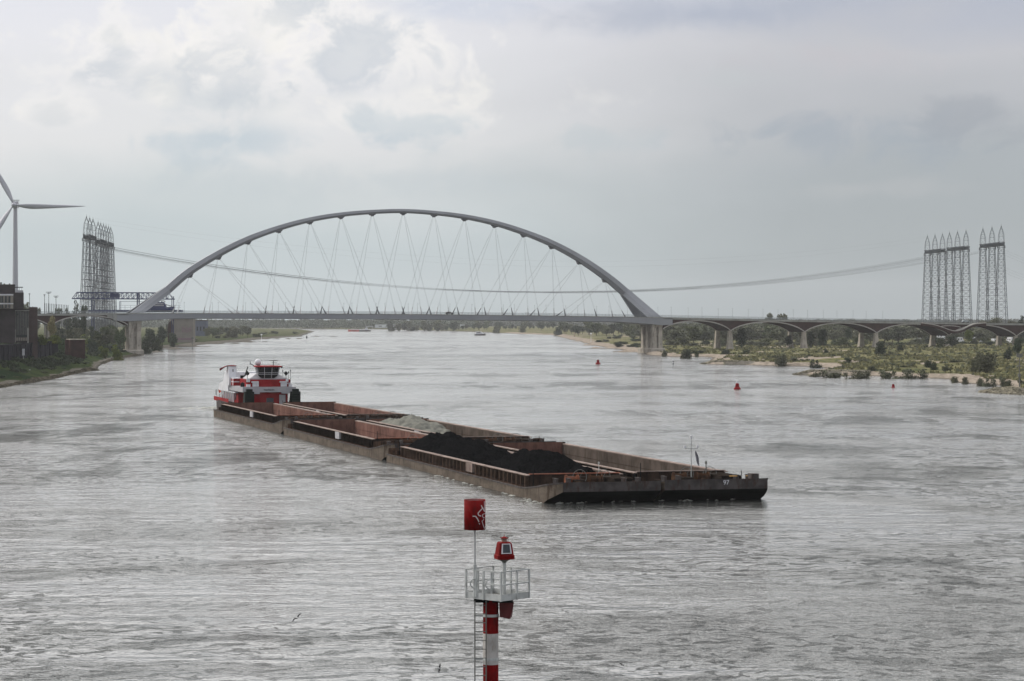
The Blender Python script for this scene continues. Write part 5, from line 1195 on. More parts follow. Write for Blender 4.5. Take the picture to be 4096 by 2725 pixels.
# ================================================================ foliage library
def crown_mesh(name, m, lobes, n, leaf, seed, droop=0.0):
    """leaf clumps scattered through a cluster of lobes; unit size: about 1 high and 1 wide"""
    r = np.random.default_rng(seed); V = []; Fc = []
    L = np.array(lobes); wts = L[:, 3]**2; wts = wts/wts.sum()
    pick = r.choice(len(L), n, p=wts)
    dirs = r.normal(size=(n, 3)); dirs /= np.linalg.norm(dirs, axis=1)[:, None]; rad = r.random(n)**0.42
    rad *= 1+0.22*(vnoise(dirs[:, 0]*3+pick*7, dirs[:, 1]*3+dirs[:, 2]*4, 1.0, seed)-0.5)*2
    c = L[pick, :3]+dirs*(rad*L[pick, 3])[:, None]*np.array([1, 1, 0.85])
    c = c[c[:, 2] > 0.0]; n = len(c)
    a = r.normal(size=(n, 3)); a /= np.linalg.norm(a, axis=1)[:, None]; b = np.cross(a, r.normal(size=(n, 3))); b /= np.linalg.norm(b, axis=1)[:, None]
    s = leaf*(0.6+0.9*r.random(n))[:, None]
    P = np.stack([c-a*s-b*s*0.5, c+a*s-b*s*0.35, c+a*s*0.8+b*s*0.55, c-a*s*0.7+b*s*0.6], 1).reshape(-1, 3)
    me = bpy.data.meshes.new(name); me.vertices.add(4*n); me.vertices.foreach_set('co', P.ravel())
    me.loops.add(4*n); me.loops.foreach_set('vertex_index', np.arange(4*n, dtype=np.int32)); me.polygons.add(n)
    me.polygons.foreach_set('loop_start', np.arange(0, 4*n, 4, dtype=np.int32)); me.polygons.foreach_set('loop_total', np.full(n, 4, np.int32)); me.update(calc_edges=True)
    me.materials.append(m); return me
def lobeset(seed, kind):
    r = random.Random(seed); o = []
    if kind == 'bush':
        for _ in range(9): a = r.uniform(0, 6.28); d = r.uniform(0, 0.30); o.append((d*math.cos(a), d*math.sin(a), r.uniform(0.15, 0.68), r.uniform(0.15, 0.30)))
        o.append((0,0,0.25,0.42))
    elif kind == 'wide':
        for _ in range(12): a = r.uniform(0, 6.28); d = r.uniform(0.05, 0.38); o.append((d*math.cos(a), d*math.sin(a), r.uniform(0.12, 0.66), r.uniform(0.12, 0.25)))
    elif kind == 'tree':
        for _ in range(14): a = r.uniform(0, 6.28); z = r.uniform(0.28, 0.86); d = r.uniform(0, 0.34)*math.sin(max(0.2, (z-0.1)*3.1)); o.append((d*math.cos(a), d*math.sin(a), z, r.uniform(0.10, 0.20)))
        o.append((0,0,0.6,0.25))
    elif kind == 'poplar':
        for i in range(13): z = 0.12+0.78*i/12; o.append((r.uniform(-.05,.05), r.uniform(-.05,.05), z, 0.20*math.sin(math.pi*(0.12+0.80*(1-i/12.5)))+0.03))
    elif kind == 'cone':
        for i in range(12): z = 0.08+0.82*i/11; o.append((r.uniform(-.04,.04), r.uniform(-.04,.04), z, 0.36*(1-i/12)+0.05))
    return o
LIB = {}
def crown(kind, mk, v):
    key = (kind, mk, v)
    if key not in LIB: LIB[key] = crown_mesh('crown_'+kind, M[mk], lobeset(v*13+hash_(kind), kind), {'bush':1500,'wide':1700,'tree':1900,'poplar':1300,'cone':1300}[kind], {'bush':0.034,'wide':0.030,'tree':0.028,'poplar':0.024,'cone':0.026}[kind], v+3)
    return LIB[key]
def hash_(s): return sum(ord(c)*(i+3) for i, c in enumerate(s)) % 97
TR = {}
def trunk_mesh(kind):
    if kind in TR: return TR[kind]
    mb = MB(); r = random.Random(5)
    if kind in ('tree', 'poplar', 'cone'):
        mb.tube((0,0,-0.05), (0.01,0,0.35), 0.022, 0.016, 7); mb.tube((0.01,0,0.35), (0,0.01,0.85), 0.016, 0.004, 6)
        if kind == 'tree':
            for i in range(7): a = i*2.4; z = 0.28+0.07*i; mb.tube((0.01,0,z), (0.26*math.cos(a), 0.26*math.sin(a), z+0.20), 0.009, 0.002, 5)
    else:
        for i in range(6): a = i*1.05; mb.tube((0.02*math.cos(a),0.02*math.sin(a),-0.05), (0.28*math.cos(a), 0.28*math.sin(a), 0.55), 0.012, 0.003, 5)
    me = bpy.data.meshes.new('trunk'); me.from_pydata(mb.v, [], mb.f); me.materials.append(M['bark']); TR[kind] = me; return me
VN = [0]
def plant(x, y, h, w, kind, mk, label, cat=None, group=None, z=None, name=None):
    VN[0] += 1; v = VN[0] % 4; z = hz(x, y)-0.15 if z is None else z
    cat = cat or ('bush' if kind in ('bush', 'wide') else 'tree')
    o = empty(name or {'bush':'willow_bush','wide':'low_bush','tree':'broadleaf_tree','poplar':'poplar_tree','cone':'conifer_tree'}[kind], (x, y, z), (VN[0]*1.7) % 6.28, label, cat, group)
    kx = w if kind in ('bush','wide','tree') else w*1.25
    if kind == 'cone': kx = w*1.2
    if kind == 'poplar': kx = w*2.0
    for nm, me in (('stems' if cat == 'bush' else 'trunk', trunk_mesh(kind)), ('foliage' if cat == 'bush' else 'crown', crown(kind, mk, v))):
        c = bpy.data.objects.new(nm, me); COL.objects.link(c); c.parent = o; c.scale = (kx, kx, h*1.05)
    return o
def plant_px(px, ytop, ybase, wpx, kind, mk, label, z0=None, Y=None, group=None):
    if Y is None:
        zg = 2.0 if z0 is None else z0
        for _ in range(3):
            Y = (H-zg)*F/(ybase-HY); X = (px-CX)/F*Y
            if z0 is None: zg = max(0.3, hz(X, Y))
    X = (px-CX)/F*Y; zg = hz(X, Y) if z0 is None else z0
    zt = H+(HY-ytop)/F*Y; return plant(X, Y, zt-zg, wpx/F*Y, kind, mk, label, group=group, z=zg-0.2)
# ---- right bank, near to far
for a in (
 (3945,1398,1492,112,'bush','leafg','big round grey-green willow bush on the meadow near the right edge'),
 (3906,1395,1480,70,'bush','leafg','lighter willow bush leaning against the big round one at the right'),
 (3816,1498,1527,40,'bush','leafg','grey willow shrub on the near beach, leftmost of the shore clump'),
 (3862,1500,1528,44,'bush','leafg','olive willow shrub on the near beach beside the leftmost one'),
 (3920,1500,1540,42,'bush','leafg','willow shrub standing at the water edge of the near beach'),
 (3960,1494,1527,56,'wide','leafg','low wide willow shrub in the middle of the near beach'),
 (4010,1498,1530,50,'wide','leafg','low willow shrub right of the middle on the near beach'),
 (4037,1513,1553,40,'bush','leafg','round shrub at the root of the stone groyne'),
 (4082,1508,1535,36,'wide','leafg','small shrub by the pole at the right edge'),
 (3660,1462,1494,96,'wide','leafg','dark low bush at the end of the second groyne'),
 (3712,1433,1470,44,'bush','leafd','dark round bush on the meadow above the second groyne'),
 (3738,1446,1478,40,'bush','leaf','yellowish bush beside the dark round bush above the groyne'),
 (3785,1452,1482,50,'wide','leafg','low bush on the meadow between groyne bush and big willow'),
 (3600,1462,1496,93,'wide','leafg','olive bush on the crest of the second groyne, right part'),
 (3545,1462,1492,77,'wide','leafg','green bush on the crest of the second groyne, middle'),
 (3490,1458,1482,52,'bush','leafg','small bush on the second groyne near the sand'),
 (3460,1462,1496,93,'wide','leafg','grey scrub on the crest of the second groyne'),
 (3400,1470,1496,86,'wide','leafg','thin scrub on the second groyne left of the middle'),
 (3330,1466,1494,108,'wide','leafg','scrub covering the head of the second groyne'),
 (3270,1470,1492,77,'wide','leafg','leftmost scrub near the tip of the second groyne'),
 (3393,1425,1458,38,'bush','leafd','dark bush on the sand behind the second groyne'),
 (3425,1422,1440,34,'wide','leaf','small green bush in the grass behind the groyne'),
 (3525,1352,1424,56,'bush','leafd','tall dark bush in front of the third right viaduct pier'),
 (3602,1374,1406,38,'bush','leafd','round dark bush on the meadow right of the third pier'),
 (3560,1400,1425,26,'bush','leafg','small pale bush at the foot of the tall dark bush'),
 (3305,1388,1414,26,'bush','leafd','small dark bush under the third viaduct arch'),
 (3130,1402,1446,66,'bush','leafg','bushy clump on the shore left of the second groyne beach'),
 (3180,1420,1444,60,'wide','leafg','low bush joining the shore clump on its right'),
 (3095,1418,1434,30,'bush','leafg','small bush left of the shore clump'),
 (3260,1426,1446,50,'wide','leafd','dark scrub at the back of the sandy strip'),
 (2985,1392,1416,44,'bush','leaf','green bush under the second viaduct arch'),
 (2785,1396,1426,28,'bush','leaf','round green bush on the sand right of the main pier'),
 (2752,1385,1424,52,'bush','leafd','dark bush right of the main river pier') ,
 (2735,1392,1424,40,'bush','leafg','grey bush at the foot of the main river pier'),
 (2660,1396,1424,44,'wide','leafg','scrub growing on the main pier footing'),
 (2900,1390,1412,60,'wide','leafd','dark scrub round the first viaduct pier'),
 (2968,1310,1396,50,'poplar','leafd','tall dark poplar under the second viaduct arch'),
 (3150,1340,1396,50,'tree','leafd','dark tree left of the second viaduct pier'),
 (3060,1350,1385,60,'wide','leaf','green scrub under the crown of the second viaduct arch'),
 (3242,1325,1394,38,'poplar','leafd','dark narrow tree right of the second viaduct pier'),
 (3292,1302,1392,62,'tree','leafd','tall green tree under the third viaduct arch'),
 (3392,1300,1384,50,'tree','leafd','tall blue-green tree under the third arch beside the third pier'),
 (3810,1340,1392,90,'tree','leafd','broad green tree hiding the fourth viaduct pier'),
 (3760,1350,1394,40,'bush','leaf','pale bush left of the broad green tree'),
 (3958,1362,1386,34,'bush','leafd','dark bush below the fifth viaduct arch'),
 (4030,1380,1430,44,'bush','leafd','dark hedge tree left part at the right edge of the meadow'),
 (4072,1350,1432,70,'tree','leafd','dark tall hedge tree at the right edge of the meadow'),
 (3875,1310,1376,50,'tree','leafy','yellow-leaved tree under the fifth viaduct arch'),
 (3690,1362,1378,22,'bush','leafd','small dark bush near the white vans'),
 (3570,1320,1372,84,'tree','leafd','dark bluish tree under the fourth viaduct arch'),
): plant_px(*a)
# ---- scattered smaller scrub on the right meadow
rs = random.Random(21)
for i in range(30):
    px = rs.uniform(2700, 4090); yb = rs.uniform(1372, 1470); x, y = G(px, yb, 2.5)
    P = np.array([[x, y]]); d = float(river_dist(P)[0])
    if d < 14: continue
    plant(x, y, rs.uniform(0.8, 2.2), rs.uniform(2.5, 8), 'wide', rs.choice(['leafg','leaf','leafd']), 'low scrub scattered over the grassy right flood plain', group='low scrub on the right flood plain')
# ---- trees behind the right viaduct
for i, px in enumerate(np.linspace(2660, 4090, 58)):
    px += rs.uniform(-14, 14); Y = rs.uniform(1560, 2100); X = (px-CX)/F*Y; tp = rs.uniform(1291, 1312); h = H+(HY-tp)/F*Y-3
    plant(X, Y, h, rs.uniform(16, 28), 'tree', rs.choice(['leaf','leafg','leafg','leafg']), 'tree in the belt behind the right viaduct', group='tree belt behind the right viaduct', z=2.5)
for i in range(34):
    px = 2690+i*43+rs.uniform(-16, 16); Y = rs.uniform(1450, 1560); X = (px-CX)/F*Y
    plant(X, Y, rs.uniform(2.5, 6.5), rs.uniform(7, 15), 'bush', rs.choice(['leafg','leaf','leafg','leafd']), 'thicket bush in the row behind the right viaduct', group='thicket row behind the right viaduct', z=2.5)
for px, tp, w, Y, lb, mk in ((3080,1253,70,1900,'round tree crown showing above the viaduct deck, left part of the pair','leafg'),(3132,1255,76,1920,'round tree crown showing above the viaduct deck, right part of the pair','leafg'),(3105,1262,120,1960,'wide tree behind the pair of round crowns above the deck','leafg'),(3640,1270,90,1900,'low tree crown peeping over the deck left of the pylons','leafg'),(3975,1271,110,1800,'tree crown over the deck between the right pylons','leafg'),(3935,1282,60,1820,'small tree crown over the deck below the right pylons','leafg'),(4085,1262,60,1700,'dark tree crown over the deck at the right edge','leafd'),(4050,1271,60,1760,'tree crown over the deck near the right edge','leafg'),(3400,1276,60,1900,'bush tops just above the viaduct deck at its middle','leafg')):
    X = (px-CX)/F*Y; plant(X, Y, H+(HY-tp)/F*Y-3, w/F*Y, 'tree', mk, lb, z=3.0)
# ---- under the main span, right part: trees and bushes beyond the bridge
for i in range(64):
    t = i/63; px = 1560+t*1040+rs.uniform(-10, 10); Y = 3400-900*t+rs.uniform(-250, 250)
    x = (px-CX)/F*Y; 
    if float(river_dist(np.array([[x, Y]]))[0]) < 12: Y = 3900; x = (px-CX)/F*Y
    g = hz(x, Y); tp = rs.uniform(1279, 1304); h = max(5, H+(HY-tp)/F*Y-g)
    plant(x, Y, h, h*rs.uniform(0.9, 1.5), 'tree', rs.choice(['leaf','leafd','leafg']), 'hazy tree on the far bank seen under the main span', group='hazy trees beyond the main span')
for a in ((2230,1302,1340,44,'bush','leafd','dark round willow on the far shore under the right half of the span'),(2165,1284,1322,46,'tree','leafd','large dark tree beyond the small motor vessel'),(2090,1300,1330,40,'bush','leafg','pale willow right of the motor vessel'),(1985,1298,1332,44,'bush','leafg','willow thicket behind the motor vessel'),(2370,1305,1330,46,'bush','leafg','round bush above the far sandy beach'),(2420,1308,1334,34,'bush','leafd','dark bush above the far sandy beach'),(1815,1281,1322,40,'tree','leafd','dark tree on the far bank left of the motor vessel')): plant_px(*a)
for i in range(26):
    px = rs.uniform(2380, 2590); yb = rs.uniform(1352, 1392); x, y = G(px, yb, 1.8)
    if float(river_dist(np.array([[x, y]]))[0]) < 5: continue
    plant(x, y, rs.uniform(1.5, 4), rs.uniform(5, 11), 'wide', rs.choice(['leafg','leafd','leaf']), 'low scrub on the right groynes beyond the bridge', group='scrub on the right groynes beyond the bridge')
# ---- left bank beyond the bridge
for a in ((600,1300,1404,78,'tree','leafd','dark green tree just right of the left arch pier'),(650,1305,1392,70,'tree','leafd','dark green tree second from the left arch pier'),(585,1330,1408,60,'bush','leafd','dark bush at the foot of the left arch pier'),(630,1345,1404,60,'bush','leaf','green bush between pier and first left groyne'),(690,1318,1385,50,'tree','leafd','dark tree in front of the pale shed'),
 (345,1330,1400,60,'bush','leafy','yellow flowering bush on the bank left of the arch pier'),(395,1330,1402,70,'bush','leaf','green bush on the bank between wall and arch pier'),(430,1296,1395,80,'tree','leafd','tall dark tree left of the arch pier under the brick arch'),(480,1315,1405,60,'tree','leaf','green tree close to the left side of the arch pier'),(470,1368,1418,60,'bush','leafy','low yellowish bush at the left pier foot'),(420,1375,1420,60,'wide','leafy','low yellow-green scrub above the stony shore'),
 (300,1305,1350,50,'tree','leafd','dark tree under the brick arch behind the wall')): plant_px(*a)
for i in range(22):
    px = rs.uniform(225, 505); Y = rs.uniform(1075, 1235); X = (px-CX)/F*Y
    if float(river_dist(np.array([[X, Y]]))[0]) < 10: continue
    plant(X, Y, rs.uniform(3.5, 8), rs.uniform(7, 13), 'bush', rs.choice(['leafd','leaf','leafd','leafy']), 'leafy bush on the bank in front of the brick arch', group='bushes in front of the brick arch')
plant_px(205, 1262, 1352, 60, 'tree', 'leaft', 'pale tan-leaved young tree in front of the brick arch', z0=9.5, Y=905)
plant_px(160, 1330, 1372, 70, 'bush', 'leafy', 'bright yellow-green bush on the quay beside the brick building', z0=9.8, Y=870)
plant_px(215, 1335, 1366, 70, 'bush', 'leafy', 'yellow-green bush right of the brightest one on the quay', z0=9.8, Y=900)
plant_px(140, 1340, 1375, 40, 'bush', 'leafd', 'dark bush at the corner of the brick building', z0=9.8, Y=868)
plant_px(305, 1198, 1262, 70, 'cone', 'leafd', 'dark pointed conifer behind the brick viaduct below the left pylons', z0=6, Y=1420)
plant_px(335, 1220, 1262, 50, 'tree', 'leafd', 'dark tree right of the pointed conifer', z0=6, Y=1430)
for px, tp, w in ((118,1207,60),(150,1214,40),(100,1214,46),(230,1232,60),(270,1230,50),(195,1235,60)): plant_px(px, tp, 1262, w, 'tree', 'leaf', 'hazy tree behind the left viaduct by the brick building', z0=5, Y=1800, group='hazy trees behind the left viaduct')
for i in range(30):
    px = rs.uniform(215, 500); Y = rs.uniform(1330, 1500); X = (px-CX)/F*Y; plant(X, Y, rs.uniform(7, 11), rs.uniform(6, 12), 'tree', rs.choice(['leafd','leaf','leafg']), 'tree seen through the brick arch on the left bank', group='trees behind the brick arch', z=4)
for i in range(40):
    px = rs.uniform(700, 1330); Y = rs.uniform(1700, 3000); x = (px-CX)/F*Y
    if float(river_dist(np.array([[x, Y]]))[0]) < 8: continue
    plant(x, Y, rs.uniform(2.0, 4.5), rs.uniform(5, 12), 'wide', rs.choice(['leafd','leaf','leafg']), 'bush on the green left groynes beyond the bridge', group='bushes on the left groynes beyond the bridge')
for i in range(26):
    px = rs.uniform(640, 1000); Y = rs.uniform(2100, 2700); x = (px-CX)/F*Y; plant(x, Y, rs.uniform(8, 11), rs.uniform(9, 18), 'tree', rs.choice(['leafd','leaf','leafg']), 'hazy tree under the left part of the main span', group='hazy trees under the left part of the span')
# left shore weeds on the near embankment
for i in range(60):
    px = rs.uniform(-20, 420); t = rs.random(); yb = 1545-0.26*px-(12+70*t)*(1-px/900); x, y = G(px, yb, 2.5)
    d = float(river_dist(np.array([[x, y]]))[0])
    if d < 4 or d > 16.5 or y > 1090: continue
    plant(x, y, rs.uniform(0.6, 1.5), rs.uniform(2.0, 4.5), 'wide', rs.choice(['leafd','leaf','leafd']), 'low weeds on the slope below the quay wall', group='weeds on the left embankment')
# ---- far woods as masses (stuff)
def wood(name, px0, px1, Y0, Y1, h0, h1, n, mk, label, leaf=1.6):
    r = np.random.default_rng(n); Y = r.uniform(Y0, Y1, n); px = r.uniform(px0, px1, n); X = (px-CX)/F*Y
    tree = np.floor(X/14); hh = h0+(h1-h0)*vnoise(tree*3.1, np.floor(Y/60)*5.0, 1.0, 4); dx = (X/14-tree-0.5)*2; hh = hh*(0.62+0.38*np.sqrt(np.clip(1-dx*dx, 0, 1)))
    z = hh*r.random(n)**0.6; c = np.stack([X, Y, z+2.0], 1)
    a = r.normal(size=(n, 3)); a /= np.linalg.norm(a, axis=1)[:, None]; b = np.cross(a, r.normal(size=(n, 3))); b /= np.linalg.norm(b, axis=1)[:, None]; s = leaf*(0.6+0.9*r.random(n))[:, None]
    P = np.stack([c-a*s-b*s*0.5, c+a*s-b*s*0.4, c+a*s*0.8+b*s*0.5, c-a*s*0.7+b*s*0.6], 1).reshape(-1, 3)
    me = bpy.data.meshes.new(name); me.vertices.add(4*n); me.vertices.foreach_set('co', P.ravel()); me.loops.add(4*n); me.loops.foreach_set('vertex_index', np.arange(4*n, dtype=np.int32)); me.polygons.add(n)
    me.polygons.foreach_set('loop_start', np.arange(0, 4*n, 4, dtype=np.int32)); me.polygons.foreach_set('loop_total', np.full(n, 4, np.int32)); me.update(calc_edges=True); me.materials.append(M[mk])
    tag(linkmesh(name, me), label, 'wood', kind='stuff')
wood('far_wood', 200, 4200, 5300, 5700, 11, 19, 90000, 'leafd', 'hazy blue-green wood along the far horizon')
wood('far_bank_trees', 300, 1900, 4700, 5000, 10, 17, 40000, 'leafd', 'hazy tree line on the far bank left of the bend', 1.4)
wood('polder_hedge', 2500, 4250, 2300, 2600, 9, 14, 34000, 'leaf', 'continuous hedge line behind the right viaduct', 1.1)
wood('willow_belt', 2560, 4250, 1850, 2050, 5, 10.5, 42000, 'leafg', 'belt of willow scrub behind the right viaduct', 0.8)
def tufts(name, n, mk, label, xr, seed):
    r = np.random.default_rng(seed); Y = 560+1000*r.random(n)**1.3; X = (r.uniform(xr[0], xr[1], n)-CX)/F*Y; d = river_dist(np.stack([X, Y], 1)); k = (d > 7)&(vnoise(X, Y, 9, 12)+0.5*vnoise(X, Y, 30, 13) > 0.72); X, Y, d = X[k], Y[k], d[k]; Z = height(X, Y, d); n = len(X)
    V = []; q = 5
    for i in range(q):
        a = r.uniform(0, 6.28, n); h = r.uniform(0.35, 1.0, n); w_ = r.uniform(0.3, 0.7, n); ox = r.normal(0, 0.35, n); oy = r.normal(0, 0.35, n); ca, sa = np.cos(a)*w_, np.sin(a)*w_; lx, ly = r.normal(0, 0.2, n), r.normal(0, 0.2, n)
        V.append(np.stack([np.stack([X+ox-ca, Y+oy-sa, Z-0.1], 1), np.stack([X+ox+ca, Y+oy+sa, Z-0.1], 1), np.stack([X+ox+ca*0.5+lx, Y+oy+sa*0.5+ly, Z+h], 1), np.stack([X+ox-ca*0.6+lx, Y+oy-sa*0.6+ly, Z+h*0.9], 1)], 1))
    P = np.concatenate(V).reshape(-1, 3); m = len(P)//4; me = bpy.data.meshes.new(name); me.vertices.add(4*m); me.vertices.foreach_set('co', P.ravel()); me.loops.add(4*m); me.loops.foreach_set('vertex_index', np.arange(4*m, dtype=np.int32)); me.polygons.add(m)
    me.polygons.foreach_set('loop_start', np.arange(0, 4*m, 4, dtype=np.int32)); me.polygons.foreach_set('loop_total', np.full(m, 4, np.int32)); me.update(calc_edges=True); me.materials.append(M[mk]); tag(linkmesh(name, me), label, 'grass', kind='stuff')
tufts('meadow_tufts', 9000, 'dryg', 'pale dry grass tufts over the right flood plain', (2650, 4250), 5)
tufts('green_tufts', 2500, 'leafg', 'green weed tufts over the right flood plain', (2650, 4250), 6)
tufts('bank_weeds', 16000, 'leafd', 'dark weeds on the left embankment', (-60, 560), 7)
# riprap on the groynes and along the left shore
def riprap(name, segs, n, label, mk='rock'):
    mb = MB(); r = random.Random(n)
    for i in range(n):
        (x0, y0), (x1, y1), w = segs[i % len(segs)]; t = r.random(); x = x0+(x1-x0)*t+r.uniform(-1, 1); y = y0+(y1-y0)*t+r.uniform(0, w)
        d = float(river_dist(np.array([[x, y]]))[0])
        if d < -0.6: continue
        z = float(height(np.array([x]), np.array([y]), np.array([d]))[0]); s = r.uniform(0.18, 0.5)
        c = (x, y, z+s*0.2); p = [(c[0]+s*a*r.uniform(.6,1.2), c[1]+s*b*r.uniform(.6,1.2), c[2]+s*e*r.uniform(.5,1)) for a, b, e in ((-1,-1,-1),(1,-1,-1),(1,1,-1),(-1,1,-1),(-.7,-.7,1),(.7,-.7,1),(.7,.7,1),(-.7,.7,1))]; mb.hexa(p)
    tag(mb.build(name, M[mk]), label, 'stones', kind='stuff')
riprap('groyne_stones', [(G(3190,1501), G(3477,1503), 7), (G(3922,1571), G(4096,1580), 12), (G(3922,1571), G(4096,1580), 12), (G(2800,1457), G(2951,1459), 6)], 5200, 'loose grey stones armouring the right groynes')
def sh(ps): return [(G(*a), G(*b), 5) for a, b in zip(ps[:-1], ps[1:])]
riprap('shore_stones', sh([(0,1552),(105,1533),(214,1514),(337,1486),(389,1482)])+sh([(409,1457),(453,1439),(503,1430),(568,1420)]), 2600, 'loose dark stones along the left shore', 'rockd')
# ================================================================ buildings on the left bank
def brick_building():
    Yb = 840.0; k = Yb/F; X0 = (-60-CX)*k
    o = empty('brick_building', (X0, Yb, 9.0), R(11.2), 'dark brick former power station with rounded white balconies at the left edge', 'building')
    xx = lambda px: (px-CX)*k-X0; zz = lambda py: H+(HY-py)*k-9.0
    mb = MB(); mb.box(xx(-60), xx(58), 0, 30, -4, zz(1238)); mb.box(xx(58), xx(113), 4, 30, -4, zz(1241)); mb.build('lower_block', M['brickb'], o)
    mb = MB(); mb.box(xx(-62), xx(57), -0.4, 30, zz(1238), zz(1235)); mb.box(xx(53), xx(114), 3.2, 30, zz(1240.8), zz(1236)); mb.build('cornice', M['roof'], o)
    mb = MB(); mb.box(xx(54), xx(114), 2.9, 3.9, zz(1244), zz(1241)); mb.build('light_lintel', M['fins'], o)
    mb = MB()
    for i in range(9): x = xx(60+i*6.3); mb.box(x-0.12, x+0.12, 3.2, 4.0, zz(1340), zz(1244))
    mb.build('fin', mat('dim_fins', lin(104,102,98), 0.8, 0.2, 0.5), o)
    mb = MB(); mb.box(xx(59), xx(112), 3.7, 3.99, zz(1348), zz(1245)); mb.build('glazing', M['glass'], o)
    mb = MB()
    for px in (58, 109): mb.box(xx(px)-0.25, xx(px)+0.25, 2.6, 3.2, -0.5, zz(1312 if px > 60 else 1318))
    mb.build('column', M['fins'], o)
    mb = MB()
    for i in range(5): x = xx(66+i*9); mb.box(x-0.3, x+0.3, 3.0, 3.15, zz(1364), zz(1351))
    mb.build('pale_window', M['palewall'], o)  # row of small pale panes, plain wall colour
    mb = MB(); mb.box(xx(113), xx(147), 9, 30, -4, zz(1228)); mb.build('side_wing', mat('worn_brick', lin(86,74,72), 0.9, 0.2, 0.3), o)
    mb = MB(); mb.box(xx(-60), xx(92), 2, 26, zz(1235.5), zz(1170)); mb.box(xx(-60), xx(57), 4, 24, zz(1170), zz(1138)); mb.build('upper_block', M['brickb'], o)
    mb = MB(); mb.box(xx(-60), xx(58), 3.7, 24.3, zz(1141), zz(1137)); mb.build('parapet', M['roof'], o)
    mb = MB()
    for px in (2, 15, 36): mb.tube((xx(px),6,zz(1138)), (xx(px),6,zz(1133)), 0.25, None, 8)
    mb.tube((xx(2),7,zz(1138)), (xx(2),7,zz(1128)), 0.3, None, 8); mb.build('chimney_pot', M['black'], o)
    mb = MB(); mb.box(xx(57), xx(89), 3, 14, zz(1149), zz(1147)); 
    for px in (75, 84): mb.bar((xx(px),3.3,zz(1170)), (xx(px),3.3,zz(1148)), 0.06)
    mb.build('roof_canopy', M['lattice'], o)
    mb = MB(); mb.box(xx(58), xx(90), 2.4, 2.5, zz(1169.9), zz(1161)); mb.build('glass_balustrade', M['greyw'], o)
    # rounded balconies
    def rnd(y0, y1, r, m, nm, par):
        mb = MB(); n = 16; cxp = xx(51)-r
        pts = [(xx(-60), -3.0+0.6)]+[(cxp+r*math.sin(a), 0.6-3.0+r-r*math.cos(a)) for a in np.linspace(0, math.pi/2, n)]+[(cxp+r, 2.1), (xx(-60), 2.1)]
        mb.loft([[(x, y, zz(y0)) for x, y in pts], [(x, y, zz(y1)) for x, y in pts]]); return mb.build(nm, m, par)
    for ya, yb in ((1182,1177),(1217,1212.5)): rnd(ya, yb, 3.2, M['white'], 'balcony_edge', o)
    rnd(1234.5, 1217.2, 2.9, M['palewall'], 'curved_wall', o)
    rnd(1212, 1182.3, 2.9, M['palewall'], 'curved_wall', o)
    mb = MB()
    for ya, yb in ((1233,1219),(1211,1185)):
        for px in (-30, -16, -2, 8, 22, 36): mb.box(xx(px)-0.32, xx(px)+0.32, -2.56, -2.41, zz(ya), zz(yb))
    mb.build('window', M['glass'], o)
    mb = MB(); mb.box(xx(-60), xx(-2), -2, 2, zz(1176.9), zz(1173)); mb.build('balcony_roof', M['white'], o)
brick_building()
def quay():
    P = []
    for Y in (690, 760, 830, 900, 975):
        xs_ = np.linspace(-190, -140, 401); dd = river_dist(np.stack([xs_, np.full(401, float(Y))], 1)); P.append((float(xs_[np.argmin(np.abs(dd-16.3))]), float(Y)))
    o = empty('quay_wall', (P[0][0], P[0][1], 0), 0, 'dark stained quay wall above the grassy left embankment', 'wall')
    mb = MB(); L = []
    for (x, y), zt in zip(P, (10.3, 10.2, 10.1, 10.3, 10.6)): L.append([(x-P[0][0]+0.0, y-P[0][1], 3.5), (x-P[0][0]-1.2, y-P[0][1]+0.6, 3.5), (x-P[0][0]-1.2, y-P[0][1]+0.6, zt), (x-P[0][0], y-P[0][1], zt)])
    mb.loft(L); mb.build('wall_face', M['wallq'], o)
    mb = MB(); mb.loft([[(a[3][0]+0.15,a[3][1],a[3][2]),(a[2][0],a[2][1],a[2][2]),(a[2][0],a[2][1],a[2][2]+0.3),(a[3][0]+0.15,a[3][1],a[3][2]+0.3)] for a in L]); mb.build('coping', M['wallq'], o)
    mb = MB()
    for t in np.linspace(0.03, 0.97, 24):
        i = min(3, int(t*4)); u = t*4-i; a, b = L[i], L[i+1]; p = Vector(a[0]).lerp(Vector(b[0]), u); q = Vector(a[3]).lerp(Vector(b[3]), u)
        mb.hexa([(p.x-0.5,p.y-0.3,p.z),(p.x+0.45,p.y-0.3,p.z),(p.x+0.45,p.y+0.5,p.z),(p.x-0.5,p.y+0.5,p.z),(q.x-0.5,q.y-0.3,q.z-0.2),(q.x+0.3,q.y-0.3,q.z-0.2),(q.x+0.3,q.y+0.5,q.z-0.2),(q.x-0.5,q.y+0.5,q.z-0.2)])
    mb.build('buttress', M['wallq'], o)
    b = MB(); x, y = (309-CX)/F*985, 985; o2 = empty('brick_bastion', (x, y, 0), R(20), 'square brown brick bastion at the right end of the quay wall', 'wall')
    b.box(-3.2, 2.6, -3, 6, 3, 10.4); b.build('tower_wall', M['brick'], o2); b = MB(); b.box(-3.4, 2.8, -3.2, 6.2, 10.4, 10.7); b.build('coping', M['conc'], o2); b = MB(); b.box(-5.2, -3.85, -2.6, -1.8, 4, 10.5); b.build('pilaster', M['brick'], o2)
quay()
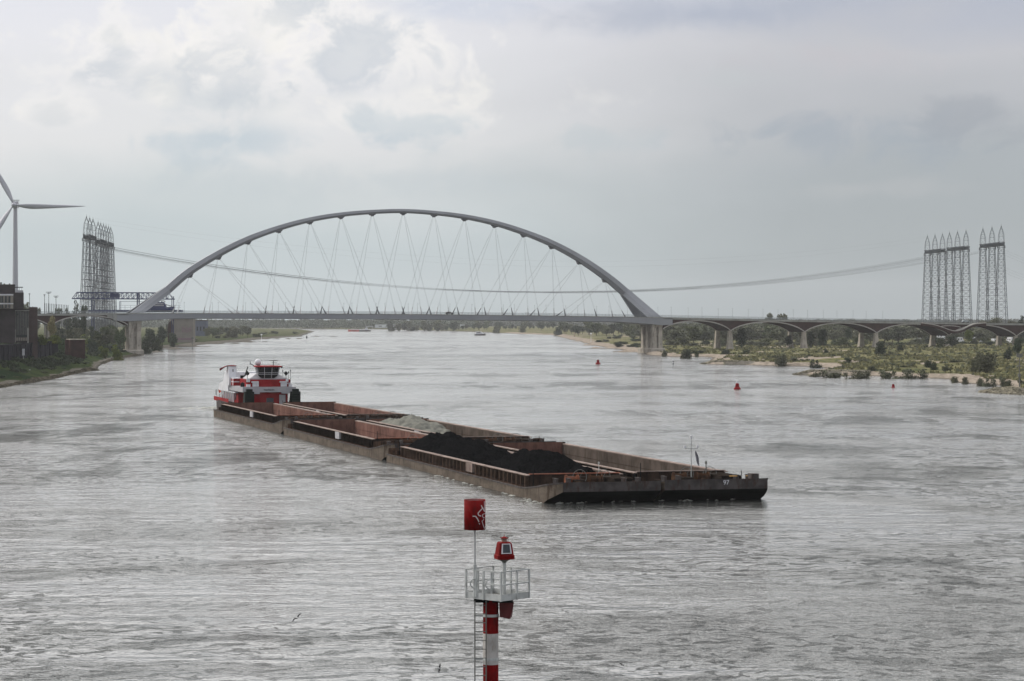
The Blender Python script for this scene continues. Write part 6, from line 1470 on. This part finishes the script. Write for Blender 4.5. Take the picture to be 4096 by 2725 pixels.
def simple_shed(px0, px1, py0, Y, name, m, label, roofm, z0=3.0, graf=False):
    k = Y/F; x0, x1 = (px0-CX)*k, (px1-CX)*k; zt = H+(HY-py0)*k; o = empty(name, (x0, Y, z0), 0, label, 'building'); w = x1-x0
    mb = MB(); mb.box(0, w, 0, 12, 0, zt-z0); mb.build('wall', m, o)
    mb = MB(); mb.prism([(-0.3, zt-z0+0.003), (w+0.3, zt-z0+0.003), (w+0.3, zt-z0+0.4), (w/2, zt-z0+0.9), (-0.3, zt-z0+0.4)], (-0.4, 12.4), lambda u, v, q: (u, q, v)); mb.build('roof', roofm, o)
    if graf:
        mb = MB(); rr = random.Random(3)
        for i in range(7): a = w*(0.45+0.07*i); mb.box(a, a+0.5, -0.03, -0.01, (zt-z0)*(0.42+0.06*rr.random()), (zt-z0)*(0.6+0.1*rr.random()))
        mb.box(w*0.18, w*0.95, -0.03, -0.01, (zt-z0)*0.12, (zt-z0)*0.2)
        mb.build('wall_marks', mat('faded_marks', lin(140,116,124), 0.9, 0.2, 1.0), o)
    else:
        mb = MB()
        for i in range(3): mb.box(w*(0.15+0.28*i), w*(0.15+0.28*i)+w*0.12, -0.05, -0.005, (zt-z0)*0.35, (zt-z0)*0.62)
        mb.build('window', M['glass'], o)
simple_shed(693, 772, 1276, 1640, 'pale_shed', M['palewall'], 'pale concrete shed wall with faded graffiti seen under the left part of the span', M['roof'], graf=True)
simple_shed(780, 826, 1284, 2300, 'blue_shed', mat('blue_grey', lin(92,98,114), 0.9, 0.1, 0.2), 'blue-grey shed right of the pale concrete shed', M['roof'])
simple_shed(1560, 1590, 1302, 3950, 'white_farmhouse', M['white'], 'small white house on the far bank under the span', M['roof'])
for px0, px1 in ((1500,1600),(1840,1866)): simple_shed(px0, px1, 1299, 4620, 'greenhouse', mat('greenhouse_glass', lin(200,204,206), 0.4, 0.1, 0.2), 'long pale greenhouse on the far bank, %s one' % ('longer' if px0 == 1500 else 'shorter'), M['greyw'])
# dome roof by the pale shed
Yd = 1660; k = Yd/F; o = empty('arched_hangar', ((683-CX)*k, Yd, 3), 0, 'small arched hangar with a pale vaulted roof left of the pale shed', 'building')
mb = MB(); w_ = 24/F*Yd*0.5; hh = H+(HY-1277)*k-3
mb.prism([(w_*math.cos(a), hh*0.55+hh*0.45*math.sin(a)) for a in np.linspace(0, math.pi, 12)]+[(-w_, 0), (w_, 0)], (0, 14), lambda u, v, q: (u, q, v)); mb.build('shell', M['brick'], o)
mb = MB(); mb.loft([[(w_*1.06*math.cos(a), -0.2, hh*0.57+hh*0.47*math.sin(a)), (w_*1.06*math.cos(a), 0.5, hh*0.57+hh*0.47*math.sin(a)), (w_*0.9*math.cos(a), 0.5, hh*0.54+hh*0.38*math.sin(a)), (w_*0.9*math.cos(a), -0.2, hh*0.54+hh*0.38*math.sin(a))] for a in np.linspace(0.1, math.pi/2+0.6, 9)]); mb.build('arch_edge', M['palewall'], o)
# flood lights and the row of stakes behind the brick viaduct
for i, (px, tp, w) in enumerate(((118,1176,0.5),(178,1180,0.6),(195,1170,1.7),(224,1186,1.5))):
    Y = 1500; q = Wp(px, tp, Y); o = empty('floodlight_mast', (q.x, Y, 5), 0, '%s tall floodlight mast from the left behind the brick viaduct' % ORD[i], 'light mast', 'floodlight masts behind the brick viaduct')
    mb = MB(); mb.tube((0,0,0), (0,0,q.z-5), 0.22, 0.14, 6); mb.build('pole', M['lattice'], o); mb = MB(); mb.box(-w, w, -0.3, 0.3, q.z-5, q.z-4.7); mb.box(-w*0.6, w*0.6, -0.3, 0.3, q.z-5.7, q.z-5.4); mb.build('lamp_bar', M['lattice'], o)
s0 = None
for i in range(15):
    px = 180+i*6.6; Y = 1420; q = Wp(px, 1216+i*0.6, Y)
    if s0 is None: mb = MB(); mb.tube((0,0,0), (0,0,q.z-5), 0.17, 0.15, 6); mb.tube((0,0,q.z-5), (0,0,q.z-4.4), 0.24, 0.02, 6); s0 = o = mb.build('mooring_stake', M['lattice'])
    else: o = s0.copy(); COL.objects.link(o)
    o.location = (q.x, Y, 5-i*0.08); tag(o, '%s grey mooring stake from the left in the row behind the brick viaduct' % ORD[i], 'stake', 'row of mooring stakes behind the brick viaduct')
# camper vans beneath the right viaduct, caravans on the far bank
def van(name, m, L=5.5, h=2.6):
    o = empty(name); mb = MB(); mb.prism([(-L/2,0.35),(L/2,0.35),(L/2,0.95),(L/2-0.5,1.2),(L/2-1.1,h*0.88),(L/2-1.4,h),(-L/2+0.15,h),(-L/2,h-0.2)], (-1.05, 1.05), lambda u, v, q: (u, q, v)); mb.build('body', m, o)
    mb = MB()
    for x in (-L/2+1.0, L/2-1.0):
        for y in (-1.0, 1.0): mb.tube((x,y-0.1,0.35), (x,y+0.1,0.35), 0.35, None, 10)
    mb.build('wheels', M['black'], o); mb = MB()
    for y in (-1.07, 1.05): mb.box(-L/2+0.8, -L/2+2.0, y, y+0.02, 1.4, 2.0); mb.box(0.2, 1.2, y, y+0.02, 1.4, 2.0)
    mb.build('window', M['glass'], o); return o
v0 = None
for i, (px, py, sc_) in enumerate(((3674,1362,1.0),(3708,1360,0.8),(3762,1350,1.1),(3838,1362,1.1),(3893,1366,1.3),(3932,1364,0.9),(3981,1368,1.1),(4042,1366,1.3))):
    Y = 1560.0; z = H+(HY-py)/F*Y-1.3; x = (px-CX)/F*Y
    if v0 is None: v0 = o = van('camper_van', M['white'])
    else: o = copy_tree(v0)
    o.location = (x, Y, z); o.rotation_euler = (0,0,R((i*67) % 180)); o.scale = (sc_*0.9, sc_, sc_*1.15)
    tag(o, '%s white camper van from the left parked behind the right viaduct' % ORD[i], 'van', 'white vans behind the right viaduct')
c0 = None
for i in range(14):
    px = (1462,1470,1478,1486,1496,1508,1520,1532,1544,1556,1568,1582,1594,1606)[i]; Y = 4180.0; x = (px-CX)/F*Y
    if c0 is None: c0 = o = van('caravan', M['white'], 6.0, 3.0)
    else: o = copy_tree(c0)
    o.location = (x, Y, hz(x, Y)); o.rotation_euler = (0,0,R((i*41) % 60)); tag(o, 'tiny white caravan in the row on the far bank', 'caravan', 'caravans on the far bank')
# pale marker figures on the near embankment
for px, py, h_, lb in ((94,1434,3.4,'narrow white sign post below the quay wall'),(72,1420,2.0,'small grey sign post below the quay wall')):
    x, y = G(px, py, 5.5); o = empty('shore_sign', (x, y, hz(x, y)), 0, lb, 'sign'); mb = MB(); mb.tube((0,0,0), (0,0,h_), 0.07, None, 6); mb.build('post', M['galv'], o); mb = MB(); mb.box(-0.42, 0.42, -0.08, -0.02, h_*0.35, h_); mb.build('sign_board', M['white'], o)
# ================================================================ air
def haze():
    mb = MB(); mb.box(-11300, 11300, -600, 9150, -4.2, 152.0); m = bpy.data.materials.new('haze'); m.use_nodes = True; t = NT(m.node_tree)
    v = t.node('ShaderNodeVolumePrincipled'); v.inputs['Color'].default_value = (0.97, 0.985, 1.0, 1); v.inputs['Density'].default_value = 0.000045; v.inputs['Anisotropy'].default_value = 0.2
    o = t.node('ShaderNodeOutputMaterial'); t.l.new(v.outputs[0], o.inputs['Volume']); h = mb.build('haze', m); tag(h, 'thin grey-blue haze over the whole river', kind='stuff')
haze()
def ordinal(n):
    T = ['', '', 'twenty', 'thirty', 'forty', 'fifty', 'sixty']; U = ORD
    if n < 20: return U[n-1]
    t, u = divmod(n, 10); return (T[t][:-1]+'ieth') if u == 0 else T[t]+'-'+U[u-1]
for g_, base_ in (('tree belt behind the right viaduct','tree from the left in the belt behind the right viaduct'),('thicket row behind the right viaduct','thicket bush from the left in the row behind the right viaduct'),('bushes in front of the brick arch','leafy bush from the left on the bank in front of the brick arch'),('trees behind the brick arch','tree from the left seen through the brick arch'),('hazy trees under the left part of the span','hazy tree from the left under the left part of the main span'),('low scrub on the right flood plain','low scrub patch from the left on the grassy right flood plain'),('weeds on the left embankment','low weed clump from the left below the quay wall'),('hazy trees beyond the main span','hazy tree from the left on the far bank under the main span'),('scrub on the right groynes beyond the bridge','low scrub from the left on the right groynes beyond the bridge'),('bushes on the left groynes beyond the bridge','bush from the left on the green left groynes beyond the bridge'),('hazy trees behind the left viaduct','hazy tree from the left behind the left viaduct'),('caravans on the far bank','tiny white caravan from the left in the row on the far bank')):
    L_ = sorted([o for o in sc.objects if o.parent is None and o.get('group') == g_], key=lambda o: o.location.x/o.location.y)
    for i, o in enumerate(L_): o['label'] = ordinal(i+1)+' '+base_
